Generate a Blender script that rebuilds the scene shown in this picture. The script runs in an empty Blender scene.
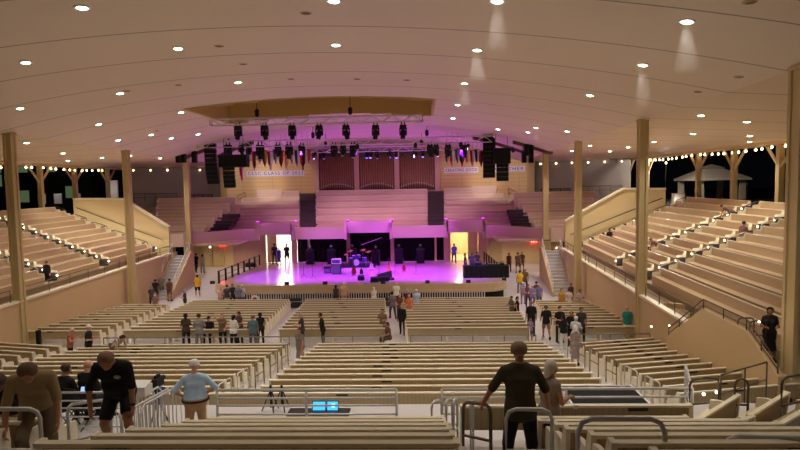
import bpy, bmesh, math, random
import numpy as np
from mathutils import Vector, Matrix
random.seed(7)
R = math.radians
scene = bpy.context.scene
COL = scene.collection

# ------------------------------------------------------------------ camera
cam_data = bpy.data.cameras.new('camera')
cam_data.sensor_width = 36.0
cam_data.lens = 36.0 * 580 / 800
cam_data.clip_start = 0.05
cam_data.clip_end = 500
cam = bpy.data.objects.new('camera', cam_data)
CAMX = 4.9
CAM_ROT = (Matrix.Rotation(R(2.15), 3, 'Z') @ Matrix.Rotation(R(90 - 4.04), 3, 'X') @ Matrix.Rotation(R(-1.0), 3, 'Z'))
cam.matrix_world = Matrix.Translation((CAMX, 0, 0)) @ CAM_ROT.to_4x4()
COL.objects.link(cam)
scene.camera = cam

# ------------------------------------------------------------------ world, exposure
world = bpy.data.worlds.new('night')
scene.world = world
world.use_nodes = True
world.node_tree.nodes['Background'].inputs['Color'].default_value = (0.012, 0.014, 0.02, 1)
world.node_tree.nodes['Background'].inputs['Strength'].default_value = 0.08
scene.view_settings.view_transform = 'Standard'
scene.view_settings.look = 'None'
scene.view_settings.gamma = 1.0
scene.view_settings.use_curve_mapping = False
scene.view_settings.exposure = -0.08
DOWN_W = 690.0          # each ceiling downlight
STEP_W = 7.0            # each aisle step light
PURPLE = 0.5            # scale of the stage lights
WASH_W = 160.0
HAZE = 0.045             # density of the shaft-shaped haze cones

# ------------------------------------------------------------------ measuring helpers
CAM_P = Vector((CAMX, 0, 0))
def ray(px, py):
    return CAM_ROT @ Vector(((px - 400) / 580, -(py - 225) / 580, -1))
def at_y(px, py, Y):
    d = ray(px, py); return CAM_P + d * (Y / d.y)
def x_at(px, Y, z):
    """X of the point at depth Y and height z that lies along image column px"""
    X = CAMX + (px - 425) / 580 * Y
    for _ in range(6):
        v = CAM_ROT.transposed() @ (Vector((X, Y, z)) - CAM_P)
        X += (px - (400 + 580 * v.x / -v.z)) / 580 * Y
    return X

# ------------------------------------------------------------------ materials
MATS = {}
def srgb(r, g, b):
    f = lambda c: (c / 255 / 12.92) if c / 255 <= 0.04045 else ((c / 255 + 0.055) / 1.055) ** 2.4
    return (f(r), f(g), f(b), 1)
def material(name, rgb, rough=0.6, metal=0.0, vary=0.08, scale=3.0, emit=None, strength=0.0, lines=None, coat=0.0):
    """procedural surface: base colour with soft noise; lines = (axis, spacing, width, darkness, offset) draws joints"""
    if name in MATS: return MATS[name]
    m = bpy.data.materials.new(name); m.use_nodes = True
    nt = m.node_tree; N = nt.nodes; L = nt.links
    b = N['Principled BSDF']
    b.inputs['Roughness'].default_value = rough
    b.inputs['Metallic'].default_value = metal
    b.inputs['Coat Weight'].default_value = coat
    c = srgb(*rgb)
    tc = N.new('ShaderNodeTexCoord')
    nz = N.new('ShaderNodeTexNoise'); nz.inputs['Scale'].default_value = scale; nz.inputs['Detail'].default_value = 4
    L.new(tc.outputs['Object'], nz.inputs['Vector'])
    mx = N.new('ShaderNodeMixRGB')
    mx.inputs['Color1'].default_value = tuple(x * (1 - vary) for x in c[:3]) + (1,)
    mx.inputs['Color2'].default_value = tuple(min(1, x * (1 + vary)) for x in c[:3]) + (1,)
    L.new(nz.outputs['Fac'], mx.inputs['Fac'])
    out = mx.outputs['Color']
    for (axis, spacing, width, dark, off) in (lines or []):
        sp = N.new('ShaderNodeSeparateXYZ'); L.new(tc.outputs['Object'], sp.inputs[0])
        a = N.new('ShaderNodeMath'); a.operation = 'SUBTRACT'; a.inputs[1].default_value = off
        L.new(sp.outputs[axis], a.inputs[0])
        d = N.new('ShaderNodeMath'); d.operation = 'FLOORED_MODULO'; d.inputs[1].default_value = spacing
        L.new(a.outputs[0], d.inputs[0])
        lt = N.new('ShaderNodeMath'); lt.operation = 'LESS_THAN'; lt.inputs[1].default_value = width
        L.new(d.outputs[0], lt.inputs[0])
        k = N.new('ShaderNodeMath'); k.operation = 'MULTIPLY'; k.inputs[1].default_value = dark
        L.new(lt.outputs[0], k.inputs[0])
        mm = N.new('ShaderNodeMixRGB'); mm.inputs['Color2'].default_value = tuple(x * 0.25 for x in c[:3]) + (1,)
        L.new(out, mm.inputs['Color1']); L.new(k.outputs[0], mm.inputs['Fac'])
        out = mm.outputs['Color']
    L.new(out, b.inputs['Base Color'])
    if emit:
        b.inputs['Emission Color'].default_value = srgb(*emit)
        b.inputs['Emission Strength'].default_value = strength
    MATS[name] = m
    return m

M = {}
M['cream'] = material('cream paint', (224, 200, 152), 0.55, vary=0.05, scale=0.6)
M['column'] = material('column paint', (204, 182, 134), 0.55, vary=0.05, scale=0.8)
M['tierwall'] = material('tan plaster', (208, 180, 136), 0.6, vary=0.06, scale=0.5)
M['ceil'] = material('ceiling board', (230, 212, 192), 0.6, vary=0.04, scale=0.3, lines=[(1, 3.45, 0.07, 0.85, 17.2)])
M['ceil_plain'] = material('ceiling board edge', (228, 208, 180), 0.6, vary=0.04, scale=0.3, lines=[(1, 3.45, 0.09, 0.8, 17.2)])
M['ochre'] = material('ochre board', (204, 176, 116), 0.6, vary=0.05)
M['pew'] = material('pew board', (184, 162, 122), 0.55, vary=0.08, scale=2, lines=[(0, 0.11, 0.011, 0.35, 0.0)])
M['cap'] = material('pew cap', (244, 234, 208), 0.35, vary=0.05)
M['seat'] = material('pew seat', (220, 200, 162), 0.45, vary=0.06)
M['tierpew'] = material('terrace pew', (208, 182, 144), 0.5, vary=0.05, scale=1)
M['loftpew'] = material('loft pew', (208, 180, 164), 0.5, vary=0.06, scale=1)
M['concrete'] = material('pale concrete', (196, 190, 190), 0.5, vary=0.08, scale=1.2)
M['tierfloor'] = material('terrace floor', (150, 128, 100), 0.7, vary=0.1, scale=1.5)
M['carpet'] = material('dark aisle carpet', (70, 58, 60), 0.9, vary=0.15, scale=8)
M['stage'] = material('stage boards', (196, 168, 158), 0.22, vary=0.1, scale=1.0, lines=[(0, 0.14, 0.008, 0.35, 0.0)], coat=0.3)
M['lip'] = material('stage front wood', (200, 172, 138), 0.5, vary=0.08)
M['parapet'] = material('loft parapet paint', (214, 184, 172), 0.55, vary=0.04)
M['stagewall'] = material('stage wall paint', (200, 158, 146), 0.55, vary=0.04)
M['slat'] = material('slatted wall board', (206, 172, 118), 0.5, vary=0.06, scale=1, lines=[(2, 0.42, 0.03, 0.6, 0.0), (0, 3.0, 0.03, 0.5, 0.4)])
M['grey'] = material('grey curtain wall', (162, 157, 151), 0.7, vary=0.05, scale=1)
M['darkwood'] = material('dark organ wood', (58, 34, 26), 0.5, vary=0.2, scale=4)
M['pipe'] = material('organ pipe', (158, 108, 88), 0.38, vary=0.15, scale=2)
M['pipemouth'] = material('organ pipe mouth', (196, 176, 170), 0.35)
M['brownfascia'] = material('brown fascia', (104, 74, 46), 0.55, vary=0.1)
M['black'] = material('black cloth', (10, 10, 12), 0.9, vary=0.2, scale=5)
M['gear'] = material('black equipment', (10, 10, 11), 0.6, vary=0.2, scale=8)
M['railgrey'] = material('grey rail paint', (128, 120, 112), 0.45, 0.2, vary=0.1, scale=6)
M['steel'] = material('galvanised pipe', (206, 204, 200), 0.4, 0.15, vary=0.1, scale=6)
M['darksteel'] = material('brown rail paint', (98, 84, 68), 0.45, 0.3, vary=0.1, scale=6)
M['alu'] = material('truss aluminium', (226, 224, 228), 0.4, 0.2, vary=0.08, scale=6)
M['chrome'] = material('chrome', (220, 220, 225), 0.15, 1.0, vary=0.03)
M['white'] = material('white enamel', (232, 230, 226), 0.4, vary=0.03)
M['plaque'] = material('dark plaque', (42, 34, 24), 0.5, vary=0.1)
M['lamp'] = material('lamp lens', (255, 250, 240), 0.4, emit=(255, 244, 222), strength=30)
M['bulb'] = material('festoon bulb', (255, 240, 200), 0.4, emit=(255, 214, 150), strength=12)
M['steplamp'] = material('step light lens', (255, 244, 224), 0.4, emit=(255, 236, 200), strength=6)
M['bluelamp'] = material('blue stage lens', (120, 120, 255), 0.4, emit=(110, 90, 255), strength=12)
M['whitelamp'] = material('white stage lens', (255, 250, 255), 0.4, emit=(235, 225, 255), strength=8)
M['exit'] = material('red exit face', (220, 20, 20), 0.4, emit=(255, 30, 24), strength=5)
M['exitletter'] = material('exit letters', (255, 230, 225), 0.4, emit=(255, 200, 190), strength=4)
M['screen'] = material('cyan screen', (60, 170, 235), 0.3, emit=(60, 175, 245), strength=1.6)
M['screenwhite'] = material('white screen window', (235, 245, 255), 0.3, emit=(225, 240, 255), strength=2.0)
M['phone'] = material('phone screen', (170, 190, 240), 0.3, emit=(150, 180, 245), strength=1.2)
M['night'] = material('night ground', (36, 38, 32), 0.9, vary=0.3)
M['nightwall'] = material('dark house wall', (46, 48, 46), 0.8, vary=0.15)
M['litpane'] = material('faintly lit pane', (90, 110, 80), 0.4, emit=(120, 140, 100), strength=0.35)
M['canvas'] = material('tent canvas', (196, 184, 168), 0.7, vary=0.04)
M['leaf'] = material('dark foliage', (24, 34, 20), 0.8, vary=0.4, scale=6)
M['bark'] = material('tree bark', (50, 40, 30), 0.9, vary=0.3)
M['letterstrip'] = material('lavender banner strip', (226, 214, 232), 0.6, vary=0.03)
M['letter'] = material('violet letters', (40, 26, 104), 0.6)
M['skin1'] = material('light skin', (214, 160, 132), 0.55, vary=0.05, scale=6)
M['skin2'] = material('tanned skin', (176, 122, 92), 0.55, vary=0.05, scale=6)
M['skin3'] = material('brown skin', (104, 68, 50), 0.55, vary=0.05, scale=6)
M['eye'] = material('eye', (30, 24, 22), 0.3)

def cloth(rgb):
    return material('cloth %d %d %d' % rgb, rgb, 0.85, vary=0.1, scale=9)

# ------------------------------------------------------------------ mesh helpers
class MB:
    """collects shapes, builds ONE mesh object"""
    def __init__(s): s.v = []; s.f = []
    def add(s, vs, fs):
        o = len(s.v); s.v += [tuple(v) for v in vs]; s.f += [tuple(i + o for i in f) for f in fs]; return s
    def box(s, x0, x1, y0, y1, z0, z1):
        vs = [(x, y, z) for x in (x0, x1) for y in (y0, y1) for z in (z0, z1)]
        return s.add(vs, [(0, 1, 3, 2), (4, 6, 7, 5), (0, 4, 5, 1), (2, 3, 7, 6), (0, 2, 6, 4), (1, 5, 7, 3)])
    def cbox(s, c, size, rz=0.0, rx=0.0):
        mt = Matrix.Translation(c) @ Matrix.Rotation(rz, 4, 'Z') @ Matrix.Rotation(rx, 4, 'X')
        hx, hy, hz = (q / 2 for q in size)
        vs = [mt @ Vector((x, y, z)) for x in (-hx, hx) for y in (-hy, hy) for z in (-hz, hz)]
        return s.add(vs, [(0, 1, 3, 2), (4, 6, 7, 5), (0, 4, 5, 1), (2, 3, 7, 6), (0, 2, 6, 4), (1, 5, 7, 3)])
    def tube(s, pts, r, n=8, closed=False, r2=None):
        pts = [Vector(p) for p in pts]; rings = []
        k = len(pts)
        for i, p in enumerate(pts):
            if closed: t = pts[(i + 1) % k] - pts[i - 1]
            else: t = pts[min(i + 1, k - 1)] - pts[max(i - 1, 0)]
            t.normalize()
            a = t.cross(Vector((0, 0, 1)))
            if a.length < 1e-3: a = t.cross(Vector((1, 0, 0)))
            a.normalize(); b = t.cross(a)
            rr = r if r2 is None else r + (r2 - r) * i / max(1, k - 1)
            rings.append([p + (a * math.cos(2 * math.pi * j / n) + b * math.sin(2 * math.pi * j / n)) * rr for j in range(n)])
        vs = [v for ring in rings for v in ring]; fs = []
        for i in range(k if closed else k - 1):
            i2 = (i + 1) % k
            for j in range(n):
                fs.append((i * n + j, i * n + (j + 1) % n, i2 * n + (j + 1) % n, i2 * n + j))
        if not closed:
            fs.append(tuple(range(n))[::-1]); fs.append(tuple((k - 1) * n + j for j in range(n)))
        return s.add(vs, fs)
    def lathe(s, prof, n=16, c=(0, 0, 0), axis='z'):
        vs = []
        for (r, z) in prof:
            for j in range(n):
                a = 2 * math.pi * j / n
                p = (r * math.cos(a), r * math.sin(a), z)
                if axis == 'y': p = (p[0], p[2], p[1])
                if axis == 'x': p = (p[2], p[0], p[1])
                vs.append((p[0] + c[0], p[1] + c[1], p[2] + c[2]))
        fs = []
        for i in range(len(prof) - 1):
            for j in range(n):
                fs.append((i * n + j, i * n + (j + 1) % n, (i + 1) * n + (j + 1) % n, (i + 1) * n + j))
        fs.append(tuple(range(n))[::-1]); fs.append(tuple((len(prof) - 1) * n + j for j in range(n)))
        return s.add(vs, fs)
    def prism(s, poly, d):
        """poly: 3D points of a planar outline, d: thickness vector"""
        n = len(poly); d = Vector(d)
        vs = [Vector(p) for p in poly] + [Vector(p) + d for p in poly]
        fs = [tuple(range(n)), tuple(range(n, 2 * n))[::-1]]
        for i in range(n):
            j = (i + 1) % n
            fs.append((i, i + n, j + n, j))
        return s.add(vs, fs)
    def sphere(s, c, r, nu=10, nv=7, sz=1.0):
        prof = [(max(1e-4, r * math.sin(math.pi * i / nv)), -r * sz * math.cos(math.pi * i / nv)) for i in range(nv + 1)]
        return s.lathe(prof, nu, c)
    def mesh(s, name):
        me = bpy.data.meshes.new(name); me.from_pydata(s.v, [], s.f); me.validate()
        bm = bmesh.new(); bm.from_mesh(me); bmesh.ops.recalc_face_normals(bm, faces=bm.faces); bm.to_mesh(me); bm.free()
        return me
    def build(s, name, mat, parent=None, loc=None, rot=None, smooth=False):
        return obj(name, s.mesh(name), mat, parent, loc, rot, smooth)

def obj(name, me, mat, parent=None, loc=None, rot=None, smooth=False):
    o = bpy.data.objects.new(name, me); COL.objects.link(o)
    if mat is not None:
        if len(me.materials) == 0: me.materials.append(mat)
        o.material_slots[0].link = 'OBJECT'; o.material_slots[0].material = mat
    if smooth:
        me.polygons.foreach_set('use_smooth', [True] * len(me.polygons))
    if parent is not None: o.parent = parent
    if loc is not None: o.location = loc
    if rot is not None: o.rotation_euler = rot
    return o
def tag(o, label, cat, group=None):
    o['label'] = label; o['category'] = cat
    if group: o['group'] = group
    return o
def thing(name, label, cat, loc=(0, 0, 0), rz=0.0, group=None):
    o = bpy.data.objects.new(name, None); COL.objects.link(o)
    o.location = loc; o.rotation_euler = (0, 0, rz)
    return tag(o, label, cat, group)
def structure(name, mb, mat, smooth=False):
    o = mb.build(name, mat, smooth=smooth); o['kind'] = 'structure'; return o
def copy_tree(o, parent=None):
    c = o.copy(); COL.objects.link(c)
    if parent is not None: c.parent = parent
    for ch in list(o.children): copy_tree(ch, c)
    return c
ORD = ['first', 'second', 'third', 'fourth', 'fifth', 'sixth', 'seventh', 'eighth', 'ninth', 'tenth', 'eleventh', 'twelfth', 'thirteenth', 'fourteenth', 'fifteenth']

# ------------------------------------------------------------------ the shape of the place
def z_edge(Y): return 3.3 - 0.0165 * Y
EX = 15.5
def z_ceil(X, Y):
    a = abs(X)
    if a <= EX: return z_edge(Y) + (4.68 - z_edge(Y)) * (1 - (a / EX) ** 2)
    return z_edge(Y) + (2.22 - z_edge(Y)) * (a - EX) / 11.5
def ceil_hit(px, py):
    d = ray(px, py); t0, t1 = 1.0, 90.0
    f = lambda t: (CAM_P + d * t).z - z_ceil((CAM_P + d * t).x, (CAM_P + d * t).y)
    t = 2.0
    while t < 90 and f(t) < 0: t += 0.25
    lo, hi = t - 0.25, t
    for _ in range(30):
        mid = (lo + hi) / 2
        if f(mid) < 0: lo = mid
        else: hi = mid
    return CAM_P + d * lo
def fl_near(Y): return -(1.29 + 0.356 * Y)
Z_WALK = -5.05
def fl_mid(Y): return -(4.36 + 0.139 * Y)
def fl_front(Y): return -(5.90 + 0.0733 * Y)
Z_CROSS = -7.98
Z_STAGE = -7.5
def fl_side(Y):
    if Y < 43: return fl_front(Y)
    if Y < 50: return fl_front(43) + (-7.83 - fl_front(43)) * (Y - 43) / 7
    return -7.83
def floor_z(X, Y):
    if Y < 8.9: return fl_near(Y)
    if Y < 13: return Z_WALK
    if Y < 25.9: return fl_mid(Y)
    if Y < 28: return Z_CROSS
    if Y < 43 or abs(X) > 11.5: return fl_side(Y)
    return Z_STAGE
# ================================================================== STRUCTURE
# ---- ceiling vault with the lighting slot left open
SLOT = (-7.6, 5.6, 31.0, 38.0)
def ceiling_part(name, xs, ys, mat, skip=None):
    mb = MB(); nx, ny = len(xs), len(ys)
    top = [(x, y, z_ceil(x, y)) for x in xs for y in ys]
    up = [(x, y, z_ceil(x, y) + 0.25) for x in xs for y in ys]
    fs = []; n = nx * ny
    for i in range(nx - 1):
        for j in range(ny - 1):
            cx, cy = (xs[i] + xs[i + 1]) / 2, (ys[j] + ys[j + 1]) / 2
            if skip and skip[0] < cx < skip[1] and skip[2] < cy < skip[3]: continue
            a, b, c, d = i * ny + j, (i + 1) * ny + j, (i + 1) * ny + j + 1, i * ny + j + 1
            fs.append((a, d, c, b)); fs.append((a + n, b + n, c + n, d + n))
    mb.add(top + up, fs)
    return structure(name, mb, mat, smooth=False)
xs = sorted(set([-15.5 + 31 * i / 40 for i in range(41)] + [-7.6, 5.6]))
ys = sorted(set([-4 + 3.45 * i for i in range(21)] + [31.0, 38.0, 66.5]))
ys = [y for y in ys if y <= 66.5]
c_main = ceiling_part('ceiling', xs, ys, M['ceil'], SLOT)
c_main.data.polygons.foreach_set('use_smooth', [True] * len(c_main.data.polygons))
ceiling_part('ceiling_left', [-29, -27, -22, -18, -15.5], ys, M['ceil_plain'])
ceiling_part('ceiling_right', [15.5, 18, 22, 27, 29], ys, M['ceil_plain'])
mb = MB()
sx0, sx1, sy0, sy1 = SLOT
for (x0, x1, y0, y1) in ((sx0 - .15, sx1 + .15, sy1, sy1 + .15), (sx0 - .15, sx1 + .15, sy0 - .15, sy0), (sx0 - .15, sx0, sy0, sy1), (sx1, sx1 + .15, sy0, sy1)):
    n = 10
    for i in range(n):
        a, b = x0 + (x1 - x0) * i / n, x0 + (x1 - x0) * (i + 1) / n
        zz = min(z_ceil(a, y0), z_ceil(b, y0), z_ceil(a, y1), z_ceil(b, y1)) - 0.02
        mb.box(a, b, y0, y1, zz, 7.2)
mb.box(sx0 - .15, sx1 + .15, sy0 - .15, sy1 + .15, 7.2, 7.35)
structure('trim_slot', mb, M['ochre'])
# fascia arches over the front of the stage house
for i, s in enumerate((-1, 1)):
    for j, (Y, xa, xb, h) in enumerate(((49.0, 9.3, 14.6, 0.30), (47.0, 12.3, 15.9, 0.28))):
        mb = MB(); n = 12
        for k in range(n):
            a, b = xa + (xb - xa) * k / n, xa + (xb - xa) * (k + 1) / n
            za, zb = z_ceil(a, Y) + .02, z_ceil(b, Y) + .02
            Ya = Y + (4.5 if j == 0 else 2.0) * (k / n); Yb = Y + (4.5 if j == 0 else 2.0) * ((k + 1) / n)
            mb.prism([(s * a, Ya, za), (s * b, Yb, zb), (s * b, Yb, zb - h), (s * a, Ya, za - h)], (0, 0.35, 0))
        structure('trim_%d' % (10 + i * 2 + j), mb, M['brownfascia'])

# ---- columns (a shaft with raised corners and a small cap)
def column(X, Y, zb, zt, w=0.5, name='column'):
    mb = MB(); h = w / 2
    mb.box(X - h + .05, X + h - .05, Y - h + .05, Y + h - .05, zb, zt)
    for sx in (-1, 1):
        for sy in (-1, 1):
            mb.box(X + sx * h - (0 if sx < 0 else .12), X + sx * h + (.12 if sx < 0 else 0), Y + sy * h - (0 if sy < 0 else .12), Y + sy * h + (.12 if sy < 0 else 0), zb, zt)
    mb.box(X - h - .02, X + h + .02, Y - h - .02, Y + h + .02, zt - .1, zt)
    mb.box(X - h - .05, X + h + .05, Y - h - .05, Y + h + .05, zb, zb + .25)
    o = structure(name, mb, M['column']); return o
for s in (-1, 1):
    for (Y, w) in ((16.6, .56), (28.3, .42), (39.7, .42), (50.0, .44)):
        X = s * 15.5
        zb = {16.6: -5.9, 28.3: fl_front(28.3), 39.7: fl_front(39.7), 50.0: -4.95}[Y]
        column(X, Y, zb, z_ceil(X, Y) + .02, w)
    column(s * 15.6, 50.0, -7.85, -5.1, 0.6)

# ---- floors
def slab_poly(pts, t=0.2):
    mb = MB(); mb.prism(pts, (0, 0, -t)); return mb
mb = MB()
NEAR = [3.1 + 0.72 * i for i in range(8)]              # pew rows of the near bank
for i in range(-6, 8):
    y = 3.1 + 0.72 * i
    mb.box(-17, 17, y - .30, y + .42 if i < 7 else 8.9, fl_near(y) - 0.6, fl_near(y))
structure('floor_near', mb, M['concrete'])
mb = MB(); mb.box(-17, 17, 8.9, 13.0, Z_WALK - 2.2, Z_WALK)
structure('floor_walkway', mb, M['concrete'])
structure('floor_middle', slab_poly([(-17.5, 13, fl_mid(13)), (17.5, 13, fl_mid(13)), (17.5, 25.9, fl_mid(25.9)), (-17.5, 25.9, fl_mid(25.9))]), M['concrete'])
structure('floor_cross', slab_poly([(-17.5, 25.9, Z_CROSS), (17.5, 25.9, Z_CROSS), (17.5, 28, Z_CROSS), (-17.5, 28, Z_CROSS)]), M['concrete'])
structure('floor_front', slab_poly([(-17.8, 28, fl_front(28)), (17.8, 28, fl_front(28)), (17.8, 43, fl_front(43)), (-17.8, 43, fl_front(43))]), M['concrete'])
for i, s in enumerate((-1, 1)):
    a, b = (s * 10.4, s * 17.8)
    structure('floor_ramp_' + ('left', 'right')[i], slab_poly([(a, 43, fl_side(43)), (b, 43, fl_side(43)), (b, 50, -7.83), (a, 50, -7.83)]), M['concrete'])
    structure('floor_side_' + ('left', 'right')[i], slab_poly([(a, 50, -7.83), (b, 50, -7.83), (b, 58, -7.83), (a, 58, -7.83)]), M['concrete'])

# ---- stage
mb = MB()
pts = []
for k in range(9):
    a = math.pi / 2 * k / 8
    pts.append((9.4 + 1.9 * math.sin(a), 43 + 1.9 - 1.9 * math.cos(a)))
right = pts; left = [(-x, y) for x, y in reversed(pts)]
out = left + right + [(10.6, 56.2), (-10.6, 56.2)]
mb.prism([(x, y, Z_STAGE) for x, y in out], (0, 0, -0.12))
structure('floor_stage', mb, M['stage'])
def curved_band(y0off, z0, z1, mat, name, thick=.12, inset=0.0):
    mb = MB(); line = [(-11.3 + inset, 50)] + left + right + [(11.3 - inset, 50)]
    for (a, b) in zip(line[:-1], line[1:]):
        d = Vector((b[0] - a[0], b[1] - a[1])); n = Vector((d.y, -d.x)).normalized() * y0off
        mb.prism([(a[0] + n.x, a[1] + n.y, z0), (b[0] + n.x, b[1] + n.y, z0), (b[0] + n.x, b[1] + n.y, z1), (a[0] + n.x, a[1] + n.y, z1)], (-n.x / abs(y0off) * thick, -n.y / abs(y0off) * thick, 0))
    structure(name, mb, mat)
curved_band(0.06, Z_STAGE - .45, Z_STAGE + .03, M['lip'], 'trim_1')
curved_band(-0.25, fl_front(43) - .2, Z_STAGE - .4, M['black'], 'wall_stage_front', inset=.2)
curved_band(0.10, -8.12, Z_STAGE - .42, M['lip'], 'trim_2', .1)
mb = MB()                                                # grille bars below the lip
for k in range(104):
    x = -9.5 + 19.0 * k / 103
    mb.box(x - .03, x + .03, 42.9, 43.0, fl_front(43) - .05, -8.1)
structure('trim_3', mb, M['alu'])

# ---- stage back wall: bays with two doors and three black recesses
YB = 56.0
def P(px): return x_at(px, YB, -6)
mb = MB()
def wall_piece(xa, xb, z0, z1, Y=YB, t=.3): mb.box(xa, xb, Y, Y + t, z0, z1)
for (a, b) in ((233, 265.5), (291.5, 296.5), (346.5, 350), (390.5, 394), (444, 450.5), (478.5, 487)):
    wall_piece(P(a), P(b), Z_STAGE - .35, -4.4)
for (a, b, z) in ((265.5, 291.5, -4.62), (296.5, 346.5, -5.12), (350, 390.5, -4.5), (394, 444, -5.12), (450.5, 478.5, -4.62)):
    wall_piece(P(a), P(b), z, -4.3)
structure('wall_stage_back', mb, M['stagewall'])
for i, (a, b) in enumerate(((296.5, 346.5), (350, 390.5), (394, 444))):
    mb = MB(); xa, xb = P(a), P(b); n = int((xb - xa) / .12)
    for k in range(n):                                   # hanging folds of the black drapes
        x0, x1 = xa + (xb - xa) * k / n, xa + (xb - xa) * (k + 1) / n
        o = .06 * math.sin(k * 1.9)
        mb.box(x0, x1, 56.45 + o, 56.55 + o, Z_STAGE, -4.4)
    o = mb.build('stage_drape', M['black'])
    tag(o, ['black drape closing the opening beside the bright stage door', 'black drape in the tall middle opening behind the drum kit', 'black drape closing the opening beside the dim stage door'][i], 'curtain', 'stage drapes')
# side walls under the loft
for i, (a, b) in enumerate(((-17.8, P(233)), (P(487), 17.8))):
    mb = MB(); mb.box(a, b, YB + .1, YB + .4, -7.9, -4.6)
    structure('wall_back_' + ('left', 'right')[i], mb, M['cream'])
# rooms behind the doors
for i, (a, b) in enumerate(((262, 297), (447, 485))):
    xa, xb = P(a), P(b); mb = MB()
    mb.box(xa - 1, xb + 1, 61, 61.2, Z_STAGE - .3, -4.2); mb.box(xa - 1.2, xa - 1, 56.3, 61, Z_STAGE - .3, -4.2); mb.box(xb + 1, xb + 1.2, 56.3, 61, Z_STAGE - .3, -4.2)
    mb.box(xa - 1.2, xb + 1.2, 56.3, 61.2, -4.25, -4.1); mb.box(xa - 1.2, xb + 1.2, 56.2, 61.2, Z_STAGE - .3, Z_STAGE)
    structure('wall_backstage_' + ('left', 'right')[i], mb, M['white'] if i == 0 else M['cream'])
    l = bpy.data.lights.new('hall_light', 'AREA'); l.energy = 230 if i == 0 else 40; l.size = 2.0; l.color = (1, .95, .86) if i == 0 else (1, .85, .6)
    t = thing('hall_lamp', 'ceiling lamp panel inside the %s stage doorway' % ('bright white', 'dim warm')[i], 'lamp', ((xa + xb) / 2, 58.6, -4.42))
    MB().box(-.9, .9, -.4, .4, 0, .06).build('diffuser', M['lamp'], t)
    lo = bpy.data.objects.new('hall_light', l); COL.objects.link(lo); lo.parent = t; lo.location = (0, 0, -.05)
    d = MB()                                             # open door leaf
    tdo = thing('stage_door', ('open cream stage door leaf in bright white doorway', 'open cream stage door leaf in dim warm doorway')[i], 'door', (P(266.5) if i == 0 else P(478), 56.3, Z_STAGE))
    s = 1 if i == 0 else -1
    MB().box(0, s * .95, .02, .08, .02, 2.8).build('door_leaf', M['cream'], tdo)
    MB().tube([(s * .85, -.06, 1.0), (s * .85, -.06, 1.25)], .02).build('handle', M['chrome'], tdo)

# ---- loft parapets (bays stand proud), loft deck steps
mb = MB()
def par(xa, ya, xb, yb, z0, z1, t=.25):
    mb.prism([(xa, ya, z0), (xb, yb, z0), (xb, yb, z1), (xa, ya, z1)], (0, t, 0))
par(P(296), 55.2, P(348), 55.2, -5.14, -4.0); par(P(392), 55.2, P(446), 55.2, -5.14, -4.0)
par(P(348), 54.6, P(392), 54.6, -4.55, -3.44); par(P(259), 54.3, P(296), 54.3, -4.62, -3.5); par(P(446), 54.3, P(483), 54.3, -4.62, -3.5)
for (px) in (348, 392, 259, 296, 446, 483):
    mb.box(P(px) - .12, P(px) + .12, 54.3, 55.9, -5.14, -3.5)
for s in (-1, 1):                                        # curving to the columns on both sides
    L = [(10.6, 54.5), (12.2, 53.6), (13.6, 52.2), (14.8, 50.8), (15.9, 49.7), (17.4, 49.4)]
    for a, b in zip(L[:-1], L[1:]): par(s * a[0], a[1], s * b[0], b[1], -5.14, -4.0)
structure('wall_loft_front', mb, M['parapet'])
mb = MB(); mb.box(-11.5, 11.5, 55.3, 56.3, -4.3, -4.1); mb.box(-17.6, -11.5, 50.3, 54.6, -5.14, -4.95); mb.box(11.5, 17.6, 50.3, 54.6, -5.14, -4.95)
for k in range(5):
    mb.box(-26, 26, 56.2 + 1.6 * k, 57.8 + 1.6 * k if k < 4 else 66, -4.22, -4.5 + .62 * (k + 1))
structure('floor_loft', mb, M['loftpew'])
# stair aisles of the loft
for i, (a, b) in enumerate(((300, 315.5), (428, 443.5))):
    mb = MB()
    for k in range(10):
        Y = 56.0 + .82 * k; xa, xb = x_at(a, Y, -3.7 + .3 * k), x_at(b, Y, -3.7 + .3 * k)
        mb.box(xa, xb, Y, Y + .9, -4.2, -3.78 + .325 * k)
    structure('floor_loft_stair_%d' % (i + 1), mb, M['carpet'])
for i, s in enumerate((-1, 1)):
    mb = MB()
    for k in range(7):
        mb.prism([(s * 13.3, 52.6 + .7 * k, -4.3 + .27 * k), (s * 14.9, 52.1 + .7 * k, -4.3 + .27 * k), (s * 14.9, 52.9 + .7 * k, -4.3 + .27 * k), (s * 13.3, 53.4 + .7 * k, -4.3 + .27 * k)], (0, 0, -.4))
    structure('floor_loft_stair_%d' % (i + 3), mb, M['carpet'])

# ---- rear walls: organ wall, slatted lettering walls, grey curtain walls
ZT = 4.7
mb = MB(); mb.box(-7.1, 7.1, 65.6, 66, -1.6, ZT); structure('wall_back', mb, M['stagewall'])
for i, s in enumerate((-1, 1)):
    mb = MB(); mb.prism([(s * 7.0, 65.5, -1.8), (s * 16.2, 62.6, -1.8), (s * 16.2, 62.6, 3.6), (s * 7.0, 65.5, 4.5)], (0, .3, 0))
    structure('wall_slatted_' + ('left', 'right')[i], mb, M['slat'])
    mb = MB(); mb.prism([(s * 16.2, 62.6, -3), (s * 17.1, 63.0, -3), (s * 17.1, 63.0, 2.7), (s * 16.2, 62.6, 2.7)], (0, .5, 0)); structure('wall_return_' + ('left', 'right')[i], mb, M['cream'])
    mb = MB(); mb.prism([(s * 16.6, 65, -4), (s * 26.2, 60.16, -4), (s * 26.2, 60.16, 2.5), (s * 16.6, 65, 2.7)], (0, .3, 0)); structure('wall_grey_' + ('left', 'right')[i], mb, M['grey'])
for k, x in enumerate((-6.85, -2.32, 2.2, 6.75)):
    mb = MB(); mb.box(x - .28, x + .28, 65.1, 65.6, -1.6, z_ceil(x, 65) + .1); o = structure('column', mb, M['stagewall'])

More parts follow.
